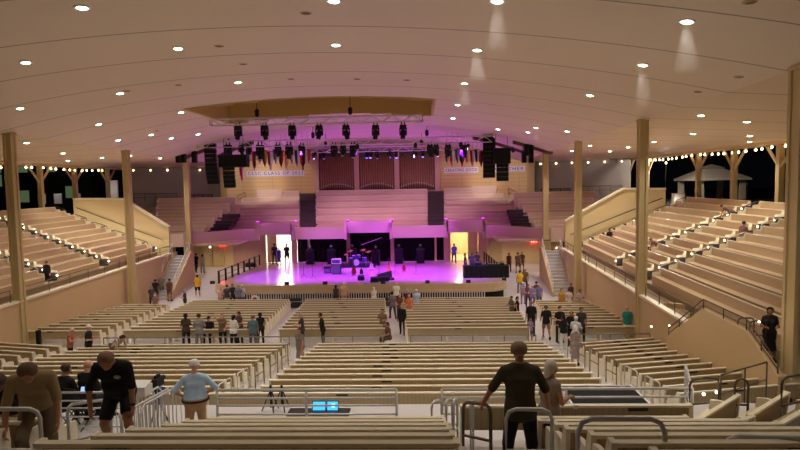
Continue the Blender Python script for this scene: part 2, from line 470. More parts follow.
# ---- terraces on both sides
PITCH, RISE, NROW = 0.86, 0.355, 10
FANA = 0.055                                            # terrace rows fan out slightly toward the stage
def tx(r, Y): return 17.55 + PITCH * r + FANA * (Y - 38)
def tz(r): return -5.45 + RISE * r
for i, s in enumerate((-1, 1)):
    side = ('left', 'right')[i]
    Y0, Y1 = (17.5, 48.6)
    mb = MB()
    for r in range(NROW):
        f = lambda y, o: s * (tx(r, y) + o)
        x2 = .50 if r < NROW - 1 else 3.0
        mb.prism([(f(Y0, -.36), Y0, tz(r)), (f(Y0, x2), Y0, tz(r)), (f(Y1, x2), Y1, tz(r)), (f(Y1, -.36), Y1, tz(r))], (0, 0, -1.0))
    f = lambda y, o: s * (tx(0, y) + o)
    mb.prism([(f(Y0, -1.6), Y0, -5.75), (f(Y0, -.3), Y0, -5.75), (f(Y1, -.3), Y1, -5.75), (f(Y1, -1.6), Y1, -5.75)], (0, 0, -.8))
    structure('floor_terrace_' + side, mb, M['tierfloor'])
    mb = MB(); o0, o1 = -1.62, -1.42
    ya, yb = (17.5, 48.6)
    mb.prism([(f(ya, o0), ya, -10), (f(yb, o0), yb, -10), (f(yb, o0), yb, -5.62), (f(ya, o0), ya, -5.62)], (s * .2, 0, 0))
    structure('wall_' + side, mb, M['tierwall'])
    mb = MB(); mb.prism([(f(ya, o0 - .06), ya, -5.62), (f(yb, o0 - .06), yb, -5.62), (f(yb, o0 - .06), yb, -5.52), (f(ya, o0 - .06), ya, -5.52)], (s * .3, 0, 0))
    structure('trim_%d' % (20 + i), mb, M['cap'])
    # near end wall of the terrace
    # wing wall between terrace and loft, with a sloping capped top
    mb = MB(); prof = [(17.0, -10), (17.0, -3.43), (20.9 if s < 0 else 21.8, -.93 if s < 0 else -.78), (25.3, -.85), (25.3, -10)]
    mb.prism([(s * x, 49.3, z) for x, z in prof], (0, .3, 0)); structure('wall_wing_' + side, mb, M['cream'])
    mb = MB(); p = prof[1:4]
    for a, b in zip(p[:-1], p[1:]):
        mb.prism([(s * a[0], 49.2, a[1]), (s * b[0], 49.2, b[1]), (s * b[0], 49.2, b[1] + .14), (s * a[0], 49.2, a[1] + .14)], (0, .5, 0))
    structure('trim_%d' % (22 + i), mb, M['cap'] if True else None)
    # stairs from the side ramp up to the terrace
    mb = MB(); n = 14
    for k in range(n):
        mb.box(min(s * 15.0, s * 16.3), max(s * 15.0, s * 16.3), 44.4 + .3 * k, 44.75 + .3 * k, -9.2, fl_side(44.4) + (k + 1) * (-5.75 - fl_side(44.4)) / n)
    structure('floor_stair_' + side, mb, M['concrete'])
    mb = MB()
    for xw in (14.82, 16.3):
        zb = fl_side(44.4)
        mb.prism([(s * xw, 44.3, -9.2), (s * xw, 49.2, -9.2), (s * xw, 49.2, -5.5), (s * xw, 48.6, -5.5), (s * xw, 44.3, zb + .35)], (s * .16, 0, 0))
    structure('wall_stair_' + side, mb, M['tierwall'])
    # perimeter beam with Y-shaped timber posts
    mb = MB(); mb.box(min(s * 26.5, s * 26.9), max(s * 26.5, s * 26.9), 24, 62, 2.0, z_ceil(27, 40) + .02); structure('beam', mb, M['cream'])
    for k, Y in enumerate((31.0, 36.2, 41.4, 46.6 if s > 0 else 47.2, 52.0 if s < 0 else 57.0, 57.6 if s < 0 else 62.0)):
        mb = MB(); X = s * 26.7
        mb.cbox((X, Y, -.1), (.34, .34, 4.2))
        for q in (-1, 1):
            mb.tube([(X, Y, .55), (X, Y + q * 1.5, 2.05)], .12, 4)
        structure('column', mb, M['column'])
    # ground outside
    mb = MB(); mb.box(min(s * 26.2, s * 120), max(s * 26.2, s * 120), 10, 130, -2.6, -2.25); structure('ground_' + side, mb, M['night'])
mb = MB(); mb.box(-120, 120, 70, 130, -2.6, -2.2); structure('ground_back', mb, M['night'])
# stair block and sloping parapet at the near right end of the terrace, mirrored on the left
for i, s in enumerate((-1, 1)):
    mb = MB()
    mb.prism([(s * 15.85, 26.2, -10), (s * 17.4, 25.4, -10), (s * 17.4, 25.4, -5.55), (s * 15.85, 26.2, -5.55)], (0, .25, 0))
    structure('wall_block_' + ('left', 'right')[i], mb, M['tierwall'])
    mb = MB(); poly = [(23.4, -8.0), (23.4, -6.35), (20.5, -4.55), (17.8, -4.62), (16.1, -5.5), (16.1, -7.6)]
    mb.prism([(s * 14.7, y, z) for y, z in poly], (s * .2, 0, 0)); structure('wall_stair_near_' + ('left', 'right')[i], mb, M['tierwall'])
    mb = MB(); mb.box(min(s * 15.9, s * 19), max(s * 15.9, s * 19), 14.5, 17.6, -7.5, -5.75); structure('floor_landing_' + ('left', 'right')[i], mb, M['tierfloor'])
# ================================================================== PEWS
def pew_parts(L, mats, detail=2, plaque=None, tabs=True):
    """local frame: length along x, the sitter faces +y, origin on the floor under the middle"""
    h = L / 2; parts = []
    parts.append(('backrest', MB().prism([(-h, -.235, .40), (h, -.235, .40), (h, -.275, .80), (-h, -.275, .80)], (0, .03, 0)), mats[0], None))
    parts.append(('cap_rail', MB().box(-h - .02, h + .02, -.31, -.235, .80, .835), mats[1], None))
    parts.append(('seat', MB().box(-h, h, -.23, .22, .395, .435), mats[2], None))
    prof = [(-.25, 0), (.2, 0), (.22, .42), (.2, .60), (.08, .63), (-.12, .64), (-.2, .84), (-.315, .84), (-.27, .4)]
    for x in (-h - .03, h - .02):
        parts.append(('end_panel', MB().prism([(x, y, z) for y, z in prof], (.05, 0, 0)), mats[1], None))
    if mats[0] is not M['pew']: parts.append(('front_panel', MB().box(-h, h, .17, .2, 0, .395), mats[0], None))
    if detail > 1:
        n = max(1, round(L / 2.4))
        for k in range(1, n):
            x = -h + L * k / n
            parts.append(('leg', MB().box(x - .025, x + .025, -.22, .18, 0, .395), mats[1], None))
            if tabs: parts.append(('bracket', MB().box(x - .03, x + .03, -.325, -.30, .79, .85), M['white'], 'small white bracket'))
    if plaque is not None:
        parts.append(('plaque', MB().box(plaque - .16, plaque + .16, -.318, -.305, .745, .80), M['plaque'], 'dark number plaque'))
    return parts
PEWCACHE = {}
def pew(loc, rz, L, label, group, mats=None, detail=2, plaque=None, tabs=True, name='pew', skirt=0.0):
    mats = mats or (M['pew'], M['cap'], M['seat'])
    if name == 'pew': loc = (loc[0] - .27 * math.sin(rz), loc[1] + .27 * math.cos(rz), loc[2])
    t = thing(name, label, 'pew', loc, rz, group)
    key = (round(L, 2), mats[0].name, detail, plaque, tabs, skirt)
    if key not in PEWCACHE:
        PEWCACHE[key] = [(n, mb.mesh(n), m, lb) for n, mb, m, lb in pew_parts(L, mats, detail, plaque, tabs)]
    for n, me, m, lb in PEWCACHE[key]:
        o = obj(n, me, m, t)
        if lb: o['label'] = lb
    return t

# ---- near bank
near_sections = [(-7.6, .3, 'between the wall side and the stooping men'), (1.72, 5.15, 'between the two near stair aisles'), (6.4, 11.6, 'beyond the man in the dark olive shirt')]
for i, Y in enumerate(NEAR):
    for (a, b, where) in near_sections:
        if b > 11 and i > 4: b = 9.0 if i < 7 else 8.6
        if a < -5 and i < 1: pass
        if a < -5 and i >= 3: b = -.55
        a2 = a + (.05 * (i % 2))
        pew(((a2 + b) / 2, Y, fl_near(Y)), 0, b - a2, 'cream near pew, %s from walkway, %s' % (ORD[7 - i], where), 'near bank pews', plaque=(.6 if i % 2 else -1.1))
for k, (pa, Ya, pb, Yb) in enumerate((((690, 419), 9.1, (738, 399), 10.4), ((735, 419), 8.7, (787, 396), 10.0), ((778, 420), 8.3, (830, 398), 9.5), ((704, 432), 7.9, (752, 417), 8.5))):
    A, B = at_y(pa[0], pa[1], Ya), at_y(pb[0], pb[1], Yb); zt = (A.z + B.z) / 2
    d = Vector((B.x - A.x, B.y - A.y, 0)); a = math.atan2(d.y, d.x); c = (A + B) / 2
    pew((c.x, c.y, zt - .835), a, d.length, 'short angled cream pew, %s of the fan beside the walkway rail' % ORD[k], 'angled short pews', detail=1)
    mb = MB(); cc = c + Vector((-.27 * math.sin(a), .27 * math.cos(a), 0)); hz = zt - .835 - (Z_WALK - 1)
    mb.cbox((cc.x, cc.y, Z_WALK - 1 + hz / 2), (d.length + .1, .62, hz), a); structure('floor_step_%d' % (k + 1), mb, M['concrete'])
c0, c1 = at_y(462, 405.5, 9.35), at_y(690, 404.5, 9.35)
pew(((c0.x + c1.x) / 2, 9.35, (c0.z + c1.z) / 2 - .835), 0, c1.x - c0.x, 'long cream boarded pew closing the near bank behind the lilac dress', 'walkway pew', plaque=1.0)
mb = MB(); mb.box(c0.x, c1.x, 9.2, 9.95, Z_WALK - 1, c0.z - .835); structure('floor_step_9', mb, M['concrete'])
# ---- middle bank
MIDY = [15.5 + .9 * i for i in range(12)]
for i, Y in enumerate(MIDY):
    row = ORD[i]; z = fl_mid(Y)
    for (a, b, where) in ((-10.3, -1.25, 'left of the stair aisle'), (-1.1 if i == 0 else .17, 10.2, 'in the wide centre section')):
        pew(((a + b) / 2, Y, z), 0, b - a, 'cream pew, %s row of the middle bank from walkway, %s' % (row, where), 'middle bank pews', plaque=-1.9 + ((i * 7) % 5) * .12)
    ang = R(12); L = 4.0; cx, cy = 11.75 + 1.96, Y + .42
    pew((cx, cy, fl_mid(cy)), ang, L, 'cream pew slanting toward the right wall, %s row from the walkway' % row, 'right slanting pews', plaque=-.2, tabs=False)
    if i > 3:
        L = 3.6; cx, cy = -11.75 - 1.75, Y + .45
        pew((cx, cy, fl_mid(cy)), -R(12), L, 'cream pew slanting toward the left wall, %s row from the walkway' % row, 'left slanting pews', tabs=False)
# ---- front bank
FROY = [28.5 + 1.0 * i for i in range(13)]
for i, Y in enumerate(FROY):
    t = (Y - 28.5) / 12.0; z = fl_front(Y); row = ORD[12 - i]
    secs = [(-15.7, -11.55 - 1.3 * t, 'against the left wall'), (-10.35 - 1.25 * t, -3.55 - 1.1 * t, 'left of the empty aisle'), (-2.35 - 1.0 * t, 3.1 - .9 * t, 'left of the busy centre aisle'),
            (4.1 - .9 * t, 10.15 + 1.0 * t, 'right of the busy centre aisle'), (11.6 + 1.0 * t, 15.7, 'against the right wall')]
    for (a, b, where) in secs:
        if b - a < 1.2: continue
        if 'wall' in where and i > 10: continue
        pew(((a + b) / 2, Y, z), 0, round(b - a, 2), 'cream pew, %s row from the stage, %s' % (row, where), 'front bank pews', plaque=(-.5 + .3 * (i % 3)) if i % 2 == 0 else None, tabs=False)
# ---- terraces
TM = (M['tierpew'], M['cap'], M['tierpew'])
tsecs = {1: [(18.2, 30.6, 'before the nearest stair aisle'), (31.9, 35.9, 'between the stair aisles'), (37.2, 46.9, 'next to the wing wall')],
         -1: [(24.0, 32.6, 'behind the big near column'), (33.9, 38.9, 'between the stair aisles'), (40.3, 47.9, 'next to the wing wall')]}
for s in (1, -1):
    for r in range(NROW):
        for (ya, yb, where) in tsecs[s]:
            yc = (ya + yb) / 2; L = yb - ya
            rz = (math.pi / 2 - math.atan(FANA)) if s > 0 else (-math.pi / 2 + math.atan(FANA))
            pew((s * tx(r, yc), yc, tz(r)), rz, L, 'tan pew, %s row up the %s terrace, %s' % (ORD[r], 'right' if s > 0 else 'left', where), 'terrace pews', mats=TM, detail=1, tabs=False, name='terrace_pew')
# ---- loft
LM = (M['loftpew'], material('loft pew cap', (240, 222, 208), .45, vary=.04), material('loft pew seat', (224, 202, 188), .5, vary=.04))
lx = lambda px, Y, z: x_at(px, Y, z)
for k in range(5):
    Y = 57.25 + 1.6 * k; z = -4.5 + .62 * (k + 1)
    xa, xb = lx(316.5, Y, z), lx(427, Y, z)
    xl0, xl1 = lx(226 + 5.5 * k, Y, z), lx(299, Y, z); xr0, xr1 = lx(444.5, Y, z), lx(520 - 5.5 * k, Y, z)
    for (a, b, where) in ((xa, xb, 'in front of the organ pipes'), (xl0, xl1, 'under the wording for the class'), (xr0, xr1, 'under the wording on creating')):
        pew(((a + b) / 2, Y, z), math.pi, b - a, 'pink-lit loft pew, %s row up, %s' % (ORD[k], where), 'loft pews', mats=LM, detail=1, tabs=False, name='loft_pew')
        bo = None
    for s in (-1, 1):
        pew((s * (17.4 + .25 * k), 52.6 + 1.7 * k, -4.35 + .62 * k), math.pi, 4.6 + .9 * k, 'salmon loft pew, %s row up, behind the %s wing wall' % (ORD[k], 'left' if s < 0 else 'right'), 'wing loft pews', mats=LM, detail=1, tabs=False, name='loft_pew')
        mb = MB(); hw = 2.4 + .45 * k; xc = s * (17.4 + .25 * k)
        mb.box(xc - hw, xc + hw, 51.9 + 1.7 * k, 53.6 + 1.7 * k, -5.1, -4.35 + .62 * k); structure('floor_loft_wing_%d' % (k * 2 + (s > 0) + 1), mb, M['loftpew'])

# ================================================================== RAILS
def loop_rail(p0, p1, h, label, mat=None, r=.021, mid=True, group=None, name='handrail', cat='handrail', ends=True, zmid=.5):
    """hoop of bent pipe standing at p0 and p1"""
    mat = mat or M['steel']
    p0, p1 = Vector(p0), Vector(p1); t = thing(name, label, cat, p0, 0, group)
    d = p1 - p0; u = d.normalized(); up = Vector((0, 0, h)); c = .11
    pts = [Vector((0, 0, 0)), up - Vector((0, 0, c)), up - Vector((0, 0, c * .3)) + u * c * .3, up + u * c, d + up - u * c, d + up - Vector((0, 0, c * .3)) - u * c * .3, d + up - Vector((0, 0, c)), d]
    MB().tube(pts, r, 10).build('hoop', mat, t, smooth=True)
    if mid: MB().tube([up * zmid, d + up * zmid], r * .85, 8).build('middle_bar', mat, t, smooth=True)
    return t
def guard_rail(pts, h, label, mat=None, bars=(.35, .68), spacing=2.2, r=.024, group=None, name='guard_rail'):
    mat = mat or M['steel']
    pts = [Vector(p) for p in pts]; t = thing(name, label, 'railing', pts[0], 0, group)
    q = [p - pts[0] for p in pts]
    MB().tube([p + Vector((0, 0, h)) for p in q], r, 8).build('top_rail', mat, t, smooth=True)
    for b in bars: MB().tube([p + Vector((0, 0, b * h)) for p in q], r * .7, 6).build('lower_rail', mat, t, smooth=True)
    for i, (a, b) in enumerate(zip(q[:-1], q[1:])):
        n = max(1, round((b - a).length / spacing))
        for k in range(n + (i == len(q) - 2)):
            p = a + (b - a) * k / n
            MB().tube([p, p + Vector((0, 0, h))], r * .9, 6).build('post', mat, t, smooth=True)
    return t
W = Z_WALK
guard_rail([(.75, 11.2, W), (4.35, 11.2, W)], 1.0, 'galvanised guard rail in front of the cyan screens', bars=(.3, .5, .68, .83), spacing=1.75, r=.03)
guard_rail([(5.25, 11.2, W), (10.1, 11.2, W), (10.6, 12.6, W)], 1.0, 'galvanised guard rail in front of the black folded deck', bars=(.3, .5, .68, .83), spacing=2.2, r=.03)
guard_rail([(-2.4, 11.1, W), (-1.15, 11.1, W)], 1.0, 'galvanised guard rail behind the stooping man in black', bars=(.3, .5, .68, .83), spacing=1.3)
A, B = at_y(721, 375, 13.2), at_y(767, 362, 14.6); dz = Vector((0, 0, .9))
guard_rail([A - dz, B - dz], .9, 'brown rail sloping up the ramp beside the angled pews', M['darksteel'], bars=(.5,), spacing=1.2, r=.02)
# stair handrails of the near bank
def zn(y): return fl_near(y)
def pix(px, py, Y): return at_y(px, py, Y)
def px_loop(a, b, Ya, Yb, label, mat=None, r=.022, mid=True, h=.95):
    A, B = at_y(a[0], a[1], Ya), at_y(b[0], b[1], Yb)
    A.z -= h; B.z -= h
    return loop_rail(A, B, h, label, mat, r, mid)
px_loop((463, 402), (490.5, 405), 7.9, 7.3, 'thin pipe handrail under the left hand of the man in dark olive', M['darksteel'], .024)
px_loop((506, 409), (552, 409.5), 6.3, 6.3, 'pipe handrail directly behind the man in dark olive', M['steel'], .022)
px_loop((578, 418.5), (665, 419), 4.6, 4.55, 'big bright pipe handrail hoop beside the rightward near pews', M['steel'], .021)
px_loop((725, 436), (830, 440), 4.7, 4.5, 'bright pipe handrail hoop low by the near right column', M['steel'], .025)
px_loop((-12, 409), (39.5, 409), 6.2, 6.2, 'grey pipe handrail under the stooping man in khaki', M['steel'], .024)
px_loop((67, 405), (110, 399), 6.9, 8.0, 'grey pipe handrail between the two stooping men', M['steel'], .02)
px_loop((431.5, 402), (441.5, 399.5), 9.6, 9.9, 'pipe handrail at the head of the ramp beside the thin rails', M['steel'])
px_loop((446, 401), (452, 398.5), 8.6, 9.2, 'middle one of the thin pipe rails at the stair head', M['steel'])
px_loop((453.5, 400.5), (457, 399), 8.5, 9.1, 'last of the thin pipe rails at the stair head', M['steel'])
px_loop((470.5, 402), (473, 402), 8.2, 8.5, 'short pipe rail close to the man in dark olive', M['steel'])
px_loop((735, 379), (748.5, 379), 10.4, 10.4, 'brown pipe hoop at the top of the angled pews', M['darksteel'])
px_loop((690, 380), (719, 378), 10.9, 11.2, 'brown pipe hoop by the two step lights', M['darksteel'])
px_loop((782, 378), (812, 372), 9.6, 9.9, 'brown pipe hoop against the near right column', M['darksteel'])
# stair handrails of the middle bank
for k, Y in enumerate((16.0, 17.7, 19.6, 21.6, 23.4)):
    loop_rail((-.98, Y, fl_mid(Y)), (-.98, Y + 1.1, fl_mid(Y + 1.1)), .95, 'pipe hoop on the left stair aisle, %s from the walkway' % ORD[k], M['steel'] if k < 2 else M['darksteel'], group='left aisle hoops')
    loop_rail((11.45, Y, fl_mid(Y)), (11.45, Y + 1.1, fl_mid(Y + 1.1)), .95, 'pipe hoop on the right stair aisle, %s from the walkway' % ORD[k], M['steel'] if k < 2 else M['darksteel'], group='right aisle hoops')
# cross aisle rails
for (a, b, lab) in ((-10.3, -1.4, 'long thin rail in front of the long haired woman and grey shirt man'), (.2, 3.0, 'thin rail ending at the centre aisle, before the two talking men'), (4.3, 10.1, 'long thin rail right of the centre aisle, across the cross aisle'), (11.7, 15.3, 'thin rail at the wall end of the cross aisle, by the teal shirt')):
    guard_rail([(a, 26.6, Z_CROSS), (b, 26.6, Z_CROSS)], .92, lab, M['railgrey'], bars=(.33, .66), spacing=1.5, r=.028)
for k, (x, y) in enumerate(((10.3, 25.2), (11.4, 25.0))):
    loop_rail((x, y, fl_mid(y)), (x, y + 1.0, Z_CROSS), .95, ('white lit pipe hoop at the foot of the right stair aisle', 'second white pipe hoop at the foot of the right stair aisle')[k], M['steel'])
# terrace front rails
for s in (-1, 1):
    f = lambda y: (s * (tx(0, y) - 1.52), y, -5.54)
    for k, (ya, yb) in enumerate(((18.5, 27.6), (28.8, 39.2), (40.2, 48.4))):
        guard_rail([f(ya), f(yb)], .62, 'brown rail on the %s terrace wall, %s stretch from the camera' % ('right' if s > 0 else 'left', ORD[k]), M['darksteel'], bars=(.5,), spacing=1.9, r=.022)
    mb = MB()
    # handrail on the wing wall
    y0 = 49.15
    t = thing('handrail', 'sloping brown handrail fixed on the %s wing wall' % ('right' if s > 0 else 'left'), 'handrail', (s * 17.4, y0, -4.5))
    MB().tube([(0, 0, 0), (s * 7.6, 0, 2.95)], .035, 8).build('rail', M['darksteel'], t)
    for k in range(6): MB().tube([(s * (.6 + 1.3 * k), 0, .233 + .505 * k), (s * (.6 + 1.3 * k), .12, .19 + .505 * k)], .02, 6).build('bracket', M['darksteel'], t)
    # stair handrails beside the stage ramp
    zb = fl_side(44.4)
    for q, xw in enumerate((14.9, 16.38)):
        guard_rail([(s * xw, 44.4, zb + .36), (s * xw, 48.5, -5.5)], .75, 'white stair rail, %s side of the %s terrace stairs' % (('stage', 'wall')[q], 'right' if s > 0 else 'left'), M['white'], bars=(.5,), spacing=1.4, r=.03)
# terrace aisles: hoops, dark pew-end boxes and step lights
aisles = {1: (31.25, 36.55, 47.6), -1: (33.25, 39.6, 48.6)}
def step_light(loc, rz, label, group, watts=None, box=True):
    t = thing('step_light', label, 'step light', loc, rz, group)
    sg = -1 if loc[0] > 0 else 1
    if box: MB().box(-.26, .26, -.09, .07, .04, .5).build('end_shade_box', M['carpet'], t)  # dark box standing for the shaded opening at the pew end
    MB().sphere((sg * .34, -.06, .34), .055 if box else .032, 8, 6).build('lens', M['steplamp'], t, smooth=True)
    l = bpy.data.lights.new('step_lamp', 'POINT'); l.energy = watts or STEP_W; l.color = (1, .88, .68); l.shadow_soft_size = .09
    lo = bpy.data.objects.new('step_lamp', l); COL.objects.link(lo); lo.parent = t; lo.location = (sg * .36, -.2, .55)
    return t
for s in (1, -1):
    side = 'right' if s > 0 else 'left'
    for ai, Ya in enumerate(aisles[s]):
        for r in range(NROW):
            x = s * (tx(r, Ya) + .05); off = (.53, .56, .15)[ai] if s > 0 else (.53, .58, .0)[ai]
            step_light((x, Ya + off, tz(r)), 0 if s > 0 else 0, 'step light, row %s of the %s terrace, %s aisle from the camera' % (ORD[r], side, ORD[ai]), 'terrace step lights')
        for r in range(0, NROW - 1, 2):
            a = (s * (tx(r, Ya) + .2), Ya - .5, tz(r)); b = (s * (tx(r + 1, Ya) + .35), Ya - .5, tz(r + 1))
            loop_rail(a, b, .9, 'brown aisle hoop, row %s of the %s terrace, %s aisle from the camera' % (ORD[r], side, ORD[ai]), M['darksteel'] if ai else M['steel'], r=.028, mid=False, group='terrace aisle hoops')
# walkway step lights
for k, (px, py) in enumerate(((701, 400), (714, 398), (650, 330), (668, 329), (757, 326))):
    Y = (11.4, 11.8, 20.5, 21.2, 17.0)[k]; p = at_y(px, py, Y)
    step_light((p.x + .36, p.y, p.z - .2), 0, 'small step light ' + ('low beside the angled pews', 'second one beside the angled pews', 'at the foot of the stair parapet', 'second one at the foot of the stair parapet', 'below the woman in dark dress')[k], 'loose step lights', 2.0, False)
# rails on the near stair parapets
s = 1
guard_rail([(14.75, 23.3, -6.3), (14.75, 20.5, -4.56), (14.75, 17.8, -4.63), (14.75, 16.2, -5.47)], .34, 'brown rail following the peaked stair parapet', M['darksteel'], bars=(.4,), spacing=1.1, r=.022)
for k, (px, py, Y) in enumerate(((738, 318, 18.4), (750, 321, 18.2))):
    p = at_y(px, py, Y); loop_rail((p.x, p.y, p.z - .9), (p.x + .5, p.y, p.z - .9), .9, ('brown pipe hoop at the terrace corner', 'second brown pipe hoop by the woman in dark dress')[k], M['darksteel'], r=.022)
# loft wing rails up to the organ sides
for s in (-1, 1):
    guard_rail([(s * 16.8, 59.6, -3.1), (s * 14.2, 62.4, -1.5)], .9, 'small stair rail by the %s slatted wall' % ('left' if s < 0 else 'right'), M['darksteel'], bars=(.5,), spacing=1.2, r=.03)
    guard_rail([(s * 17.5, 61.5, -1.6), (s * 20.5, 61.5, -1.6)], .8, 'dark rail before the %s grey wall' % ('left' if s < 0 else 'right'), M['gear'], bars=(.5, .75), spacing=1.0, r=.05)
    guard_rail([(s * 21.2, 61.2, -1.5), (s * 25.5, 60.4, -1.4)], .9, 'long brown rail on the %s wing loft' % ('left' if s < 0 else 'right'), M['darksteel'], bars=(.5,), spacing=1.2, r=.03)
# stage ramp rails
for s in (-1, 1):
    t = thing('ramp_rail', 'black posted rail along the %s edge of the stage' % ('left' if s < 0 else 'right'), 'railing', (s * 11.0, 44.4 if s < 0 else 47.4, Z_STAGE)); nn = 8 if s < 0 else 6
    for k in range(nn):
        MB().cbox((-s * .05 * k, 1.45 * k, .5), (.13, .13, 1.0)).build('post', M['gear'], t)
    MB().tube([(0, 0, .95), (-s * .05 * (nn - 1), 1.45 * (nn - 1), .95)], .03, 6).build('rail_bar', M['gear'], t)
    MB().tube([(0, 0, .5), (-s * .05 * (nn - 1), 1.45 * (nn - 1), .5)], .02, 6).build('rail_bar', M['gear'], t)
# ================================================================== CEILING LIGHTS
spots = [(82,7),(26,62),(178,48),(120,93),(20,108),(181,112),(334,0.6),(336,44.5),(238,82),(497,0.6),(477,49.5),(464.5,83),(457.5,104.5),(590,95),(687,21),(643,64.5),
 (98.5,124),(26.5,142.5),(63,153),(68,160.5),(102,157.5),(118,140),(151,134.5),(171,138),(130,155.5),(160,158),(198,134),(453,118),(498,129),(528,132),(536,127.5),(567,131),(590,145.5),(572,150.5),
 (701,115),(747,121.5),(693,133.5),(750,135.5),(749.5,141.5),(654,141.5),(628,147),(610,151)]
def downlight(p, label, watts, group='ceiling downlights'):
    X, Y = p.x, p.y
    nx = (z_ceil(X + .1, Y) - z_ceil(X - .1, Y)) / .2
    t = thing('downlight', label, 'ceiling light', (X, Y, z_ceil(X, Y)), 0, group)
    t.rotation_euler = (0, -math.atan(nx), 0)
    MB().lathe([(.20, -.03), (.20, .0), (.16, .0), (.15, -.03)], 16).build('trim_ring', M['white'], t)
    MB().lathe([(.001, -.05), (.10, -.045), (.15, -.015), (.15, 0)], 16).build('lens', M['lamp'], t, smooth=True)
    l = bpy.data.lights.new('downlight_beam', 'SPOT'); l.energy = watts; l.color = (1, .925, .79); l.spot_size = R(118); l.spot_blend = .85; l.shadow_soft_size = .14
    lo = bpy.data.objects.new('downlight_beam', l); COL.objects.link(lo); lo.parent = t; lo.location = (0, 0, -.09)
    return t
DPOS = [ceil_hit(*p) for p in spots]
for (X, Y) in ((-9, 9.5), (-2.5, 8.5), (3.5, 8.0), (9, 9.0), (14, 10)): DPOS.append(Vector((X, Y, z_ceil(X, Y))))  # unseen downlights added above the camera to brighten the foreground
order = sorted(range(len(DPOS)), key=lambda i: DPOS[i].y)
for n, i in enumerate(order):
    p = DPOS[i]
    where = 'left outer ceiling' if p.x < -EX else 'right outer ceiling' if p.x > EX else ('left half of vault' if p.x < -3 else 'right half of vault' if p.x > 4 else 'crown of vault')
    near = sorted([j for j in order if ('l' if DPOS[j].x < -EX else 'r' if DPOS[j].x > EX else ('lh' if DPOS[j].x < -3 else 'rh' if DPOS[j].x > 4 else 'c')) == ('l' if p.x < -EX else 'r' if p.x > EX else ('lh' if p.x < -3 else 'rh' if p.x > 4 else 'c'))], key=lambda j: DPOS[j].y)
    k = near.index(i)
    downlight(p, 'round lit downlight, %s from the camera on the %s' % (ORD[k] if k < 15 else 'last', where), DOWN_W * (.38 if p.y < 10.5 else 1))
for k, (px, py) in enumerate(((126, 91), (178, 85), (291, 79), (357, 79), (407, 80), (751, 2), (243, 64), (306, 13), (219, 46), (740, 77), (699, 92), (156, 131))):
    p = ceil_hit(px, py); t = thing('ceiling_speaker', 'small dark recessed disc, %s of those on the ceiling from the camera' % ORD[k], 'ceiling fitting', p, 0, 'dark ceiling discs')
    MB().lathe([(.10, -.02), (.13, -.012), (.13, .03)], 14).build('grille', M['darksteel'], t)
    MB().lathe([(.135, -.016), (.17, -.01), (.17, .03)], 14).build('rim', M['ochre'], t)
# ---- festoon lights under the outer eaves
for s in (-1, 1):
    side = 'left' if s < 0 else 'right'
    for k, (ya, yb) in enumerate(((27, 36.0), (36.4, 46.6), (47.0, 57))):
        n = 11; X = s * 26.56
        t = thing('string_light', 'festoon of warm bulbs under the %s eaves, %s span from the camera' % (side, ORD[k]), 'string light', (X, ya, 1.995), 0, 'festoons')
        pts = [(0, (yb - ya) * q / 20, -.12 * math.sin(math.pi * q / 20)) for q in range(21)]
        MB().tube(pts, .012, 5).build('cord', M['gear'], t)
        for q in range(n):
            y = (yb - ya) * (q + .5 + .15 * math.sin(q * 2.3)) / n; z = -.12 * math.sin(math.pi * y / (yb - ya))
            MB().lathe([(.02, -.01), (.03, -.04), (.07, -.09), (.08, -.13), (.05, -.18), (.001, -.20)], 8).build('bulb', M['bulb'], t, (0, y, z), smooth=True)
    t = thing('string_light', 'festoon of small bulbs across the top of the %s grey wall' % side, 'string light', (s * 17.2, 64.66, 2.05), 0, 'grey wall festoons')
    MB().tube([(0, 0, 0), (s * 8.8, -4.35, 0)], .012, 5).build('cord', M['gear'], t)
    for q in range(6): MB().sphere((s * (.8 + 1.5 * q), -.4 - .742 * q, -.12), .085, 8, 6).build('bulb', M['bulb'], t, smooth=True)
# ================================================================== ORGAN, LETTERING, FLAGS
for i, (xa, xb) in enumerate(((-6.55, -2.62), (-2.02, 1.9), (2.5, 6.45))):
    t = thing('organ_case', 'dark brown organ pipe bay, %s of the three above the loft' % ('leftmost', 'middle', 'rightmost')[i], 'pipe organ', ((xa + xb) / 2, 65.55, -.65), 0, 'organ bays')
    w = (xb - xa) / 2
    MB().box(-w, w, -.08, 0, 0, 4.5).build('back_panel', M['darkwood'], t)
    arch = [(-w, -.42, 3.3)] + [(w * math.cos(math.pi * (1 - q / 12)), -.42, 3.3 + .75 * math.sin(math.pi * q / 12)) for q in range(1, 12)] + [(w, -.42, 3.3), (w, -.42, 4.5), (-w, -.42, 4.5)]
    MB().prism(arch, (0, .1, 0)).build('arch_panel', M['darkwood'], t)
    MB().box(-w, w, -.42, -.02, -.02, .12).build('sill', M['darkwood'], t)
    n = 15
    for k in range(n):
        x = -w + .2 + (2 * w - .4) * k / (n - 1); u = 2 * k / (n - 1) - 1
        mz = .28 + .42 * (1 - u * u)
        p = MB().lathe([(.03, .12), (.105, mz), (.105, 3.9)], 10, (x, -.24, 0)).build('pipe', M['pipe'], t, smooth=True)
        MB().prism([(x - .07, -.352, mz), (x + .07, -.352, mz), (x + .05, -.352, mz + .14), (x, -.352, mz + .2), (x - .05, -.352, mz + .14)], (0, .02, 0)).build('mouth', M['pipemouth'], p)
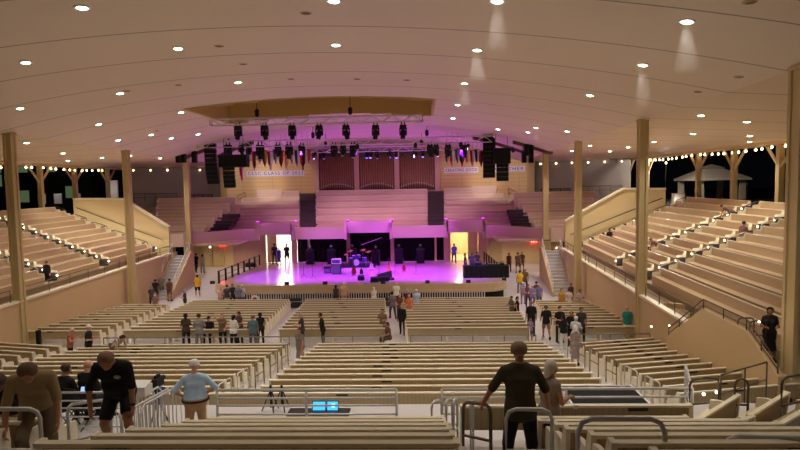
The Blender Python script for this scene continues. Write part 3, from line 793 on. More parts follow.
def text_mesh(body, size):
    cu = bpy.data.curves.new('lettering', 'FONT'); cu.body = body; cu.size = size; cu.extrude = .015; cu.align_x = 'CENTER'; cu.align_y = 'CENTER'; cu.space_character = 1.25
    o = bpy.data.objects.new('tmp', cu); COL.objects.link(o)
    bpy.context.view_layer.update()
    me = bpy.data.meshes.new_from_object(o.evaluated_get(bpy.context.evaluated_depsgraph_get()))
    bpy.data.objects.remove(o); bpy.data.curves.remove(cu); return me
def sl_pt(s, x, z, off=.12):
    """point on the slatted wall (s side) at world |x|"""
    y = 65.5 + (x - 7.0) / 9.2 * (62.6 - 65.5)
    return Vector((s * x, y - off, z))
ang = math.atan2(2.9, 9.2)
for s, parts, lab in ((-1, [('CLSC CLASS OF 2023', 8.2, 14.2)], None), (1, [('CREATING GOOD', 7.5, 11.2), ('TOGETHER', 12.4, 16.0)], None)):
    for body, xa, xb in parts:
        c = sl_pt(s, (xa + xb) / 2, 1.42)
        nm = {'CLSC CLASS OF 2023': 'lavender strip of violet capitals naming a class, on the slatted wall', 'CREATING GOOD': 'lavender strip of violet capitals left of the hung loudspeakers', 'TOGETHER': 'lavender strip of violet capitals right of the hung loudspeakers'}[body]
        t = thing('banner_strip', nm, 'banner', c, R(0) + (-s) * ang, 'wall lettering')
        w = (xb - xa) / math.cos(ang)
        MB().box(-w / 2, w / 2, .0, .05, -.3, .3).build('strip', M['letterstrip'], t)
        me = text_mesh(body, .5)
        xsz = max(v.co.x for v in me.vertices) - min(v.co.x for v in me.vertices)
        o = obj('lettering', me, M['letter'], t, (0, -.03, 0), (R(90), 0, 0)); o.scale = ((w - .3) / xsz, 1, 1)
# wall washers on the slatted walls
for s in (-1, 1):
    mb = MB(); c0, c1 = sl_pt(s, 10.4, -1.2, .95), sl_pt(s, 13.0, -1.2, .95)
    t = thing('organ_screen', 'low pinkish screen wall below the lit %s slats' % ('left' if s < 0 else 'right'), 'screen wall', c0)
    MB().prism([(0, 0, -.4), tuple(c1 - c0 + Vector((0, 0, -.4))), tuple(c1 - c0 + Vector((0, 0, .85))), (0, 0, .85)], (0, .08, 0)).build('panel', M['loftpew'], t)
# flags hung in two rows
FC = [((196, 30, 40), (240, 236, 230)), ((24, 40, 130), (230, 230, 236)), ((214, 44, 36), (30, 30, 60)), ((230, 226, 220), (180, 40, 50)), ((26, 60, 140), (220, 180, 60)), ((190, 26, 60), (240, 240, 240)), ((90, 70, 160), (220, 215, 230)), ((40, 44, 60), (190, 40, 40)), ((236, 90, 60), (250, 230, 220))]
def flag(x, y, ztop, h, k, lab):
    t = thing('flag', lab, 'flag', (x, y, ztop), R(20 * math.sin(k * 2.1)), 'hanging flags')
    a, b = FC[k % len(FC)]; w = .44
    MB().tube([(-w * .6, 0, .02), (w * .6, 0, .02)], .02, 6).build('pole', M['gear'], t)
    MB().tube([(0, 0, .02), (0, 0, z_ceil(x, y) - ztop)], .008, 5).build('cord', M['gear'], t)
    for q, c in enumerate((a, b)):
        mb = MB(); n = 4
        for j in range(n):
            x0, x1 = (-w / 2 + w * (j + 4 * q) / 8), (-w / 2 + w * (j + 1 + 4 * q) / 8)
            o0, o1 = .07 * math.sin(j * 2.0 + k + q), .07 * math.sin((j + 1) * 2.0 + k + q)
            e0 = -h * (1 - .38 * abs(x0) / (w / 2)); e1 = -h * (1 - .38 * abs(x1) / (w / 2))
            mb.prism([(x0, o0, 0), (x1, o1, 0), (x1 * .8, o1, e1), (x0 * .8, o0, e0)], (0, .02, 0))
        mb.build('left_fold' if q == 0 else 'right_fold', cloth(c), t)
for k in range(13):
    px = 243 + 5.4 * k; p = at_y(px, 151 + (k % 3), 48.2)
    flag(p.x, p.y, p.z + .1, 1.2 + .2 * (k % 3), k, 'narrow coloured flag, %s from the organ side of the hall above the class wording' % ORD[12 - k])
for k, px in enumerate((447, 452, 457.5, 462, 467, 472.5, 477, 481)):
    p = at_y(px, 151 + (k % 2), 48.2)
    flag(p.x, p.y, p.z + .1, 1.15 + .2 * (k % 2), k + 4, 'narrow coloured flag, %s from the organ on the side of the creating wording' % ORD[k])
p = at_y(241.5, 164, 48.2); flag(p.x, p.y, p.z, 1.5, 0, 'long thin red and white pennant hanging alone under the black box')

# ================================================================== TRUSSES AND HUNG GEAR
def truss(x0, x1, Y, z, s, label, hang=()):
    t = thing('truss', label, 'lighting truss', ((x0 + x1) / 2, Y, z)); L = x1 - x0; h = L / 2
    for a in (-1, 1):
        for b in (-1, 1): MB().tube([(-h, a * s, b * s), (h, a * s, b * s)], .036, 6).build('chord', M['alu'], t, smooth=True)
    n = int(L / .62); mb = MB()
    for k in range(n):
        xa, xb = -h + L * k / n, -h + L * (k + 1) / n; q = 1 if k % 2 else -1
        for a in (-1, 1):
            mb.tube([(xa, a * s, -q * s), (xb, a * s, q * s)], .022, 5); mb.tube([(xa, a * q * s, a * s), (xb, -a * q * s, a * s)], .022, 5)
    o = mb.build('lacing', M['alu'], t)
    for x in (-h, h):
        m2 = MB()
        m2.tube([(x, -s, -s), (x, s, -s), (x, s, s), (x, -s, s)], .03, 6, closed=True); m2.build('end_frame', M['gear'], t)
    for x in hang:
        X = x - (x0 + x1) / 2
        zc = (7.2 if SLOT[2] < Y < SLOT[3] and SLOT[0] < x < SLOT[1] else z_ceil(x, Y)) - z
        MB().tube([(X, 0, s), (X, 0, zc)], .022, 6).build('chain', M['gear'], t)
        MB().lathe([(.05, .1), (.13, .16), (.14, .5), (.06, .58)], 10, (X, 0, s)).build('hoist_motor', M['gear'], t)
    return t
truss(-8.1, 5.05, 36.0, at_y(320, 120.3, 36).z, .2, 'nearest silver box truss hung in the ochre ceiling slot', (-5.2, .6))
truss(-12.6, 10.4, 45.5, at_y(345, 142, 45.5).z, .24, 'long silver truss carrying the dense row of black lamps', (-10.2, -3.5, 5.4))
truss(-5.4, 9.0, 51.5, at_y(385, 149, 51.5).z, .2, 'rear silver truss with the small violet lamps', (-3.5, 5))
def moving_head(px, py, Y, label, k=0, sc=1.0, lens=None, group='moving heads'):
    p = at_y(px, py, Y)
    t = thing('moving_head', label, 'stage light', p, 0, group); t.scale = (sc,) * 3
    MB().cbox((0, 0, -.12), (.42, .30, .2)).build('base', M['gear'], t)
    MB().tube([(-.1, 0, -.02), (-.1, 0, .18)], .04, 6).tube([(.1, 0, -.02), (.1, 0, .18)], .04, 6).build('clamp', M['gear'], t)
    y = MB()
    for a in (-1, 1): y.cbox((a * .2, 0, -.42), (.07, .18, .46))
    y.cbox((0, 0, -.25), (.46, .18, .08)); yo = y.build('yoke', M['gear'], t)
    hd = MB().lathe([(.08, .22), (.16, .18), (.17, -.05), (.14, -.28), (.15, -.36)], 12).build('head', M['gear'], t, (0, 0, -.52), (R(12 * math.sin(k * 1.7)), R(14 * math.cos(k * 2.3)), 0), smooth=True)
    MB().lathe([(.001, -.37), (.12, -.372), (.12, -.36)], 12).build('lens', lens or M['chrome'], hd)
    return t
for k, px in enumerate((238, 264.5, 292, 319, 346, 375.5, 403)):
    moving_head(px, 125.6 - .3 * k / 2, 36, 'black moving head light under the near truss, %s from its left end' % ORD[k], k, 1.0)
for k, (px, sc) in enumerate(((228, 1.25), (241, .9), (249, .9), (260, 1.35), (278, 1.1), (289, 1.25), (302, 1), (334, 1.15), (343, 1.0), (353, 1.15), (430, 1.1), (436, .95), (448, 1.1), (463.5, 1.2))):
    moving_head(px, 144.6, 45.5, 'black lamp under the long truss, %s from its left end' % ORD[k], k * 3 + 1, sc, M['chrome'], 'long truss lamps')
for k, (px, py) in enumerate(((314, 152), (323.5, 151.5), (366.5, 150.5), (371, 150.5), (389.5, 150), (414, 150), (423, 149.5), (437, 149), (459, 150), (377, 151), (396, 150.5))):
    moving_head(px, py, 51.5, 'small violet-lit lamp on the rear truss, %s from its left end' % ORD[k], k, .75, M['bluelamp'], 'rear truss lamps')
def line_array(px, py, Y, n, w, h, curve, label, short=False):
    p = at_y(px, py, Y); t = thing('line_array', label, 'loudspeaker', p, 0, 'line arrays')
    MB().cbox((0, 0, .06), (w * .8, .5, .1)).build('frame', M['gear'], t)
    y, z, a = 0, 0, 0
    for k in range(n):
        mb = MB(); mt = Matrix.Translation((0, y, z)) @ Matrix.Rotation(a, 4, 'X')
        pr = [(-w / 2, -.3, 0), (w / 2, -.3, 0), (w / 2 - .12, .3, -.05), (-w / 2 + .12, .3, -.05)]
        vs = [mt @ Vector(q) for q in pr] + [mt @ Vector((q[0], q[1], -h + (.05 if q[1] > 0 else 0))) for q in pr]
        mb.add(vs, [(0, 1, 2, 3), (7, 6, 5, 4), (0, 4, 5, 1), (1, 5, 6, 2), (2, 6, 7, 3), (3, 7, 4, 0)])
        mb.build('cabinet', M['gear'], t)
        g = MB(); q = [mt @ Vector((x, -.315, zz)) for x, zz in ((-w / 2 + .04, -.03), (w / 2 - .04, -.03), (w / 2 - .04, -h + .03), (-w / 2 + .04, -h + .03))]
        g.prism(q, (0, .012, 0)).build('grille', M['black'], t)
        z -= h * math.cos(a); y += h * math.sin(a); a += curve
    zc = .3 if short else z_ceil(p.x, Y) - p.z - .02
    MB().tube([(-.2, 0, .1), (-.2, 0, zc)], .02, 6).build('chain', M['gear'], t); MB().tube([(.2, 0, .1), (.2, 0, zc)], .02, 6).build('chain', M['gear'], t)
    return t
line_array(211, 145, 46, 9, .95, .34, R(2.2), 'tall curved black line array hung at the left of the stage')
line_array(229.5, 166.5, 44.7, 5, .9, .32, R(4), 'short black line array under the flat black box', True)
line_array(488.5, 138.5, 46, 9, .95, .34, R(.3), 'tall straight black line array hung right of the stage')
line_array(502, 163, 45.5, 4, .95, .34, R(3), 'short black line array against the tall right one', True)
def hung_box(px, py, Y, size, label, name='loudspeaker', cat='loudspeaker'):
    p = at_y(px, py, Y); t = thing(name, label, cat, p)
    w, d, h = size
    MB().cbox((0, 0, 0), size).build('cabinet', M['gear'], t)
    MB().cbox((0, -d / 2 - .01, 0), (w - .1, .02, h - .1)).build('grille', M['black'], t)
    for x in (-w * .35, w * .35): MB().tube([(x, 0, h / 2), (x, 0, z_ceil(p.x + x, Y) - p.z - .02)], .018, 6).build('chain', M['gear'], t)
    return t
hung_box(234, 161, 44.7, (2.2, .8, .95), 'flat wide black box hung beside the left line array')
hung_box(501.5, 156, 45.4, (1.3, .8, 1.2), 'black speaker box hung between the right line arrays')
for k, (px, py) in enumerate(((178.5, 157), (183.5, 157), (194.5, 157), (526, 150), (531, 148.5), (524, 157), (531, 157))):
    hung_box(px, py, 47.5, (.36, .4, .95), 'slim black speaker hung by the %s' % ('far left column, first', 'far left column, second', 'tall left array, nearest the column', 'far right column, upper', 'far right column, upper outer', 'far right column, lower', 'far right column, lower outer')[k])

# ================================================================== STAGE LIGHT (lamps at the trusses, those for the lofts added)
def stage_spot(x, y, z, tx_, ty, tz_, color, watts, size=60, soft=.1, label=None, sc=1.0):
    t = thing('stage_lamp', label, 'stage light', (x, y, z), 0, 'stage spot lamps')
    d = Vector((tx_ - x, ty - y, tz_ - z)); q = d.to_track_quat('-Z', 'Y').to_euler()
    h = MB().lathe([(.09, .3), (.13, .22), (.14, -.02), (.15, -.06)], 12).build('head', M['gear'], t, (0, 0, 0), tuple(q), smooth=True)
    MB().tube([(0, 0, 0), (0, 0, .36)], .025, 6).build('hanger', M['gear'], t)
    l = bpy.data.lights.new('beam', 'SPOT'); l.energy = watts * PURPLE; l.color = color; l.spot_size = R(size); l.spot_blend = .6; l.shadow_soft_size = soft
    lo = bpy.data.objects.new('beam', l); COL.objects.link(lo); lo.parent = t; lo.rotation_euler = q
    lo.location = d.normalized() * .12
VIO = (.27, .02, 1.0); MAG = (.42, .045, 1.0)
zt = at_y(345, 142, 45.5).z - .5; zr = at_y(385, 149, 51.5).z - .5
k = 0
for (x, y, tx_, ty, c, w, sz) in ((-9, 45.3, -6.5, 47.6, VIO, 31000, 50), (-4.5, 45.3, -3, 47.8, MAG, 31000, 50), (0, 45.3, .5, 48.0, VIO, 31000, 50), (4.5, 45.3, 4.5, 47.8, MAG, 31000, 50), (8, 45.3, 7.5, 47.4, VIO, 28000, 50)):
    stage_spot(x, y, zt, tx_, ty, Z_STAGE, c, w, sz, label='violet throwing lamp behind the long truss, %s from its left end' % ORD[k]); k += 1
for (x, tx_, w) in ((-4.4, -4.5, 6500), (-1.2, -1.0, 6500), (2.2, 2.0, 6500), (6.0, 5.5, 6500)):
    stage_spot(x, 51.2, zr, tx_, 52.6, Z_STAGE, MAG, w * 1.3, 56, label='black lamp under the rear truss facing backwards, %s from its left end' % ORD[k - 5]); k += 1
for s in (-1, 1):
    for q, xx in enumerate((10.2, 13.6)):
        stage_spot(s * (9.0 + q * 1.6), 50.5, 3.2 - .35 * q, s * xx, 64.2, .3, (1, .87, .70), WASH_W * 14 / max(PURPLE, .01), 34, label='black lamp lighting the %s slatted wall, %s from the organ' % ('left' if s < 0 else 'right', ORD[q]))
for q, xx in enumerate((-4.5, 4.5)):  # pair of lamps added to brighten the loft centre
    stage_spot(xx, 51.0, zr - .1, xx * .8, 60.5, -2.6, (1, .60, .80), 1500 / max(PURPLE, .01), 95, label='added black lamp throwing pink light on the %s half of the loft' % ('left', 'right')[q])
for s in (-1, 1):  # warm lamps added to lift the dim wing lofts
    stage_spot(s * 12.6, 49.0, 2.6, s * 18.4, 57.5, -2.4, (1, .80, .62), 420 / max(PURPLE, .01), 60, label='added black lamp at the %s truss end lighting the wing loft' % ('left' if s < 0 else 'right'))
# magenta strips at the parapet bay corners
for i, px in enumerate((258, 296, 348, 392, 446, 483)):
    p = at_y(px, 224 if i in (2, 3) else 227, 54.15); t = thing('strip_light', 'magenta strip lamp on a loft parapet corner, %s from the left' % ORD[i], 'stage light', (p.x, 54.05, -3.42), 0, 'parapet lamps')
    MB().cbox((0, 0, .05), (.3, .2, .1)).build('body', M['gear'], t)
    MB().cbox((0, .02, .11), (.24, .1, .03)).build('lens', material('magenta lens', (230, 60, 255), .4, emit=(225, 40, 255), strength=6), t)
    l = bpy.data.lights.new('strip', 'POINT'); l.energy = 60 * PURPLE; l.color = (.75, .1, 1); l.shadow_soft_size = .15
    lo = bpy.data.objects.new('strip', l); COL.objects.link(lo); lo.parent = t; lo.location = (0, -.15, .3)
    l = bpy.data.lights.new('uplight', 'SPOT'); l.energy = 760 * PURPLE; l.color = (.55, .08, 1); l.spot_size = R(110); l.spot_blend = .9; l.shadow_soft_size = .15
    lo = bpy.data.objects.new('uplight', l); COL.objects.link(lo); lo.parent = t; lo.location = (0, 0, .2); lo.rotation_euler = (R(176), 0, 0)

# ================================================================== THINGS ON THE STAGE
ZS = Z_STAGE
def on_stage(px, Y): return Vector((x_at(px, Y, ZS + .4), Y, ZS))
for k, (px, Y) in enumerate(((310.5, 54.6), (331.5, 54.6), (352.5, 54.9), (376, 53.4), (399, 54.4), (420.5, 54.4))):
    t = thing('speaker_tower', 'black speaker tower with a lamp on top at the stage rear, %s from the left' % ORD[k], 'loudspeaker', on_stage(px, Y), 0, 'rear towers')
    MB().box(-.36, .36, -.3, .3, .05, 1.35).build('cabinet', M['gear'], t)
    MB().box(-.31, .31, -.325, -.3, .12, 1.28).build('grille', M['black'], t)
    MB().box(-.4, .4, -.33, .33, 1.35, 1.40).build('lid', M['gear'], t)
    m = MB(); m.cbox((0, 0, 1.47), (.3, .26, .14))
    for a in (-1, 1): m.cbox((a * .15, 0, 1.63), (.05, .12, .26))
    m.build('lamp_yoke', M['gear'], t); MB().sphere((0, 0, 1.72), .13, 10, 8).build('lamp_head', M['gear'], t, smooth=True)
    MB().lathe([(.001, 0), (.08, .005), (.08, .03)], 10).build('lamp_lens', M['chrome'], t, (0, -.13, 1.74), (R(90), 0, 0))
# guitar amplifier stack
t = thing('guitar_amplifier', 'tall grey guitar amplifier stack left of the drum kit', 'amplifier', on_stage(336.5, 48.5))
MB().box(-.38, .38, -.25, .25, .03, .85).build('cabinet', M['gear'], t); MB().box(-.34, .34, -.27, -.25, .08, .8).build('speaker_cloth', material('grey grille cloth', (96, 104, 100), .8, lines=[(0, .2, .02, .6, 0)]), t)
MB().box(-.38, .38, -.23, .23, .87, 1.3).build('head', M['white'], t); MB().box(-.33, .33, -.245, -.23, .95, 1.22).build('control_panel', material('amp panel', (70, 84, 80), .5), t)
for x in (-.2, 0, .2): MB().lathe([(.03, 0), (.03, .04)], 8, axis='y', c=(x, -.29, 1.08)).build('knob', M['chrome'], t)
MB().tube([(-.12, 0, 1.3), (-.1, 0, 1.36), (.1, 0, 1.36), (.12, 0, 1.3)], .015, 6).build('handle', M['gear'], t)
t = thing('guitar_amplifier', 'low grey combo amplifier standing left of the tall stack', 'amplifier', on_stage(327.5, 49))
MB().box(-.28, .28, -.2, .2, .02, .55).build('cabinet', M['gear'], t); MB().box(-.24, .24, -.215, -.2, .06, .42).build('speaker_cloth', cloth((110, 104, 120)), t)
# drum riser, drum kit
dc = on_stage(357, 52.0)
t = thing('drum_riser', 'low white carpeted riser under the drum kit', 'riser', dc)
MB().box(-1.7, 1.7, -1.2, 1.3, 0, .22).build('deck', M['letterstrip'], t); MB().box(-1.72, 1.72, -1.22, 1.32, .18, .225).build('edge', M['gear'], t)
zr0 = .225
DR = material('violet drum shell', (86, 80, 150), .25, coat=.5); HD = material('drum head', (225, 222, 230), .5)
t = thing('drum_kit', 'drum kit with violet shells and brass cymbals on the riser', 'drum kit', dc + Vector((0, 0, zr0)))
MB().lathe([(.30, -.22), (.31, -.22), (.31, .22), (.30, .22)], 20, (0, -.35, .33), 'y').build('bass_drum', DR, t, smooth=False)
MB().lathe([(.001, -.225), (.28, -.225), (.28, -.21)], 20, (0, -.35, .33), 'y').build('bass_drum_head', HD, t)
for (x, y, z, r, h, n) in ((-.55, -.15, .62, .18, .16, 'snare_drum'), (-.22, -.3, .85, .16, .2, 'tom_drum'), (.2, -.3, .87, .17, .22, 'tom_drum'), (.68, 0, .5, .23, .42, 'floor_tom')):
    d = MB().lathe([(r, -h / 2), (r + .01, -h / 2), (r + .01, h / 2), (r, h / 2)], 16, (x, y, z)).build(n, DR, t)
    MB().lathe([(.001, h / 2 + .006), (r, h / 2 + .004), (r, h / 2 - .01)], 16, (x, y, z)).build('drum_head', HD, d)
    for q in range(3):
        a = q * 2.1; MB().tube([(x + r * .9 * math.cos(a), y + r * .9 * math.sin(a), z - h / 2), (x + r * 1.1 * math.cos(a), y + r * 1.1 * math.sin(a), .0)], .012, 5).build('leg', M['chrome'], d)
for (x, y, z, r) in ((-.95, -.1, 1.05, .22), (-.6, .05, 1.35, .26), (.55, -.05, 1.42, .27), (1.0, .1, 1.25, .3)):
    d = MB().lathe([(.02, .03), (.06, .02), (r, -.02), (r, -.028)], 18).build('cymbal', material('brass cymbal', (206, 170, 96), .25, .9), t, (x, y, z), (R(14), R(-8), 0), smooth=True)
    st = MB().tube([(x, y, z), (x, y, .45)], .013, 6)
    for q in range(3): st.tube([(x, y, .45), (x + .26 * math.cos(q * 2.1), y + .26 * math.sin(q * 2.1), 0)], .011, 5)
    st.build('cymbal_stand', M['chrome'], t)
t2 = thing('drum_stool', 'round black stool behind the drum kit', 'stool', dc + Vector((.1, .75, zr0)))
MB().lathe([(.17, .48), (.18, .5), (.18, .56), (.16, .58)], 14).build('seat', M['gear'], t2)
for q in range(3): MB().tube([(0, 0, .48), (.2 * math.cos(q * 2.1), .2 * math.sin(q * 2.1), 0)], .015, 6).build('leg', M['chrome'], t2)
def mic_stand(px, Y, h, boom, label, bdir=1):
    t = thing('microphone_stand', label, 'microphone stand', on_stage(px, Y), 0, 'microphone stands')
    MB().tube([(0, 0, .25), (0, 0, h)], .014, 6).build('pole', M['gear'], t)
    for q in range(3):
        a = q * 2.1 + .5; MB().tube([(0, 0, .3), (.3 * math.cos(a), .3 * math.sin(a), .0)], .011, 5).build('leg', M['gear'], t)
    tip = Vector((0, -.02, h))
    if boom:
        tip = Vector((bdir * boom, -.1, h + boom * .35)); MB().tube([(-bdir * .2, 0, h - .07), tuple(tip)], .011, 5).build('boom', M['chrome'], t)
    MB().lathe([(.012, -.12), (.018, 0), (.03, .01), (.034, .05), (.02, .08)], 8).build('microphone', M['gear'], t, tuple(tip), (R(60), 0, 0), smooth=True)
for a in ((312.5, 46, 1.5, 0, 'straight microphone stand before the leftmost speaker tower', 1), (303.5, 46.5, 1.3, .4, 'boom microphone stand by the stage left', 1), (323, 50, 1.7, 0, 'slim microphone stand left of the combo amplifier', 1), (364, 50.5, 2.3, 1.6, 'tall chrome boom arching over the drum kit', 1), (395, 48, 1.5, 0, 'microphone stand beside the acoustic guitar', 1), (379, 47.5, 1.4, 0, 'microphone stand right of the drum riser', 1), (416, 47.5, 1.4, 0, 'microphone stand before the rightmost speaker tower', 1), (343, 48, 1.5, 0, 'microphone stand just right of the amplifier stack', 1)):
    mic_stand(*a)
def guitar(px, Y, body_col, label, tilt=12, sc=1.0, acoustic=True):
    p = on_stage(px, Y)
    s_ = thing('guitar_stand', 'small black guitar stand holding the %s' % label.split(' on ')[0], 'guitar stand', p)
    for q in (-1, 1): MB().tube([(0, .12, .5), (q * .16, -.12, 0)], .012, 5).build('leg', M['gear'], s_)
    MB().tube([(0, .12, .5), (0, .25, 0)], .012, 5).build('leg', M['gear'], s_); MB().tube([(-.12, -.12, .1), (0, .0, .14), (.12, -.12, .1)], .012, 5).build('cradle', M['gear'], s_)
    g = thing('guitar', label, 'guitar', p + Vector((0, -.06, .13))); g.rotation_euler = (R(-tilt), 0, R(10)); g.scale = (sc,) * 3
    pts = []
    for q in range(28):
        a = 2 * math.pi * q / 28; z = .26 - .26 * math.cos(a); u = z / .52
        w = (.2 - .055 * u) * (1 - .22 * math.exp(-((u - .58) / .13) ** 2))
        pts.append((w * math.sin(a) * 1.0, -.05, z))
    MB().prism(pts, (0, .09, 0)).build('body', body_col, g)
    MB().lathe([(.001, 0), (.05, .001), (.05, .004)], 14).build('sound_hole', M['black'], g, (0, -.053, .33), (R(90), 0, 0))
    MB().box(-.027, .027, -.06, -.03, .45, .92).build('neck', M['darkwood'], g); MB().box(-.04, .04, -.055, -.03, .92, 1.07).build('headstock', M['darkwood'], g)
    MB().box(-.06, .06, -.065, -.05, .14, .17).build('bridge', M['darkwood'], g)
guitar(354, 47.2, material('brown guitar', (120, 48, 28), .25, coat=.4), 'large red brown upright bass guitar on its side stand before the drums', 12, 1.25)
guitar(361.5, 47.4, material('dark guitar', (52, 30, 30), .25, coat=.4), 'small dark guitar on a stand beside the red brown one', 12, .9)
guitar(389, 49.2, material('spruce guitar', (206, 130, 62), .25, coat=.4), 'honey coloured acoustic guitar on a stand right of the drums', 10, 1.0)
guitar(404, 49.0, material('red guitar', (150, 34, 40), .25, coat=.4), 'red guitar on a stand near the rightmost towers', 10, 1.0)
guitar(371.5, 50.2, material('white guitar', (220, 205, 190), .25, coat=.4), 'pale guitar on a stand against the drum riser', 10, 1.0)
def wedge(px, Y, w, label, rz=0):
    t = thing('stage_monitor', label, 'loudspeaker', on_stage(px, Y), rz, 'stage monitors')
    MB().prism([(-w / 2, -.28, 0), (-w / 2, .25, 0), (-w / 2, .25, .12), (-w / 2, -.05, .4), (-w / 2, -.28, .32)], (w, 0, 0)).build('cabinet', M['gear'], t)
    MB().prism([(-w / 2 + .04, .25, .13), (-w / 2 + .04, -.03, .4), (-w / 2 + .04, -.02, .41), (-w / 2 + .04, .26, .14)], (w - .08, 0, 0)).build('grille', M['black'], t)
wedge(382, 44.6, 1.0, 'black wedge monitor low at stage centre', R(10)); wedge(374.5, 44.3, .6, 'smaller black wedge beside the centre one'); wedge(361, 45.2, .5, 'small black wedge before the guitars'); wedge(251, 53.5, .9, 'black wedge at the stage edge below the exit sign')
t = thing('guitar_case', 'open black hard case lying on the stage centre', 'case', on_stage(386, 45.0), R(20))
MB().prism([(-.6, -.2, 0), (-.2, -.14, 0), (0, -.25, 0), (.6, -.28, 0), (.6, .28, 0), (0, .25, 0), (-.2, .14, 0), (-.6, .2, 0)], (0, 0, .16)).build('shell', M['gear'], t)
MB().prism([(-.6, .26, .1), (.6, .32, .1), (.6, .45, .65), (-.6, .36, .45)], (0, .05, 0)).build('lid', M['gear'], t)
for x in (-.3, .3): MB().cbox((x, -.26, .12), (.06, .02, .06)).build('latch', M['chrome'], t)
for k, px in enumerate((208, 286.5, 325, 383, 427.5, 468.5, 506)):
    t = thing('footlight', 'small black box at the stage lip, %s from the left' % ORD[k], 'stage box', Vector((x_at(px, 43.25, ZS), 43.35 if k not in (0, 6) else 44.2, ZS)), 0, 'stage lip boxes')
    MB().prism([(-.16, -.12, 0), (-.16, .12, 0), (-.16, .12, .2), (-.16, -.06, .24)], (.32, 0, 0)).build('body', M['gear'], t); MB().box(-.12, .12, .12, .13, .04, .18).build('front_plate', M['black'], t)
# control desk under a black cloth
cx0, cx1 = x_at(463.5, 46.0, -7), x_at(508, 46.0, -7)
t = thing('desk', 'long trestle desk hidden under black cloth at the stage corner', 'table', ((cx0 + cx1) / 2, 46.0, ZS)); w = (cx1 - cx0) / 2
MB().box(-w, w, -.4, .5, .86, .9).build('tabletop', M['gear'], t)
for x in (-w + .1, w - .1):
    for y in (-.3, .4): MB().cbox((x, y, .43), (.05, .05, .86)).build('leg', M['gear'], t)
mb = MB(); n = 44
for k in range(n):
    x0, x1 = -w + 2 * w * k / n, -w + 2 * w * (k + 1) / n; o0, o1 = .03 * math.sin(k * 1.3), .03 * math.sin((k + 1) * 1.3)
    mb.prism([(x0, -.46 + o0, .0), (x1, -.46 + o1, .0), (x1, -.43, .93), (x0, -.43, .93)], (0, .02, 0))
mb.box(-w - .02, w + .02, -.44, .54, .905, .93); mb.box(-w - .03, -w - .01, -.44, .54, 0, .93); mb.box(w + .01, w + .03, -.44, .54, 0, .93)
o = mb.build('desk_cloth', M['black'], None, ((cx0 + cx1) / 2, 46.0, ZS)); tag(o, 'black cloth hanging to the floor over the stage corner desk', 'cloth')
for k, (dx, ww, dd, hh, lab) in enumerate(((.6, .9, .6, .16, 'black mixing console flat on the clothed desk'), (-.6, .5, .4, .35, 'dark rack case on the clothed desk'), (1.3, .35, .3, .25, 'small dark box at the outer end of the clothed desk'))):
    t = thing('mixing_console', lab, 'audio gear', ((cx0 + cx1) / 2 + dx, 46.1, ZS + .93))
    MB().prism([(-ww / 2, -dd / 2, 0), (-ww / 2, dd / 2, 0), (-ww / 2, dd / 2, hh), (-ww / 2, -dd / 2, hh * .5)], (ww, 0, 0)).build('case', M['gear'], t)
    for q in range(5): MB().cbox((-ww * .4 + ww * .2 * q, 0, hh * .78), (.03, dd * .6, .03)).build('fader', M['alu'], t)
# case row in front of the stage
for k, (px0, px1, y0, lab) in enumerate(((281, 301.5, 41.9, 'big black road case standing before the stage grille'), (315, 333, 42.3, 'long black low case before the stage grille, left of the patterned dress'), (379, 392, 42.4, 'low black case before the stage grille by the white shirt'))):
    xa, xb = x_at(px0, y0, -8.4), x_at(px1, y0, -8.4); h = .62 if k == 0 else .5; zf = fl_front(y0)
    t = thing('road_case', lab, 'case', ((xa + xb) / 2, y0, zf)); w = (xb - xa) / 2
    MB().box(-w, w, -.3, .3, .08, .08 + h).build('body', M['gear'], t); MB().box(-w - .02, w + .02, -.32, .32, .08 + h * .7, .10 + h * .7).build('lid_edge', M['alu'], t)
    for x in (-w + .1, w - .1): MB().tube([(x, -.2, .04), (x, .2, .04)], .04, 8).build('caster', M['gear'], t)
    MB().tube([(-.12, -.33, .4), (.12, -.33, .4)], .015, 6).build('handle', M['chrome'], t)
p = Vector((x_at(255, 41.5, -8.3), 41.5, fl_front(41.5)))
t = thing('round_sign', 'round white disc with a red mark leaning before the stage grille', 'disc', p)
MB().lathe([(.001, -.03), (.30, -.03), (.32, 0), (.30, .03), (.001, .03)], 20, (0, 0, .72), 'y').build('disc', M['white'], t)
MB().lathe([(.07, -.04), (.16, -.04), (.16, -.032), (.07, -.032)], 16, (0, 0, .72), 'y').build('red_ring', M['exit'] if False else cloth((190, 40, 40)), t)
MB().tube([(0, .02, .5), (0, .1, 0)], .02, 6).build('prop', M['gear'], t)
# exit signs under the loft
for s, px, py in ((-1, 222, 244.5), (1, 534, 241.5)):
    p = at_y(px, py, 55.9); t = thing('exit_sign', 'small red lit exit sign on the wall %s the stage' % ('left of' if s < 0 else 'right of'), 'exit sign', p)
    MB().box(-.28, .28, 0, .15, -.16, .16).build('case', M['exit'], t)
    me = text_mesh('EXIT', .24); obj('lettering', me, M['exitletter'], t, (0, -.01, 0), (R(90), 0, 0))
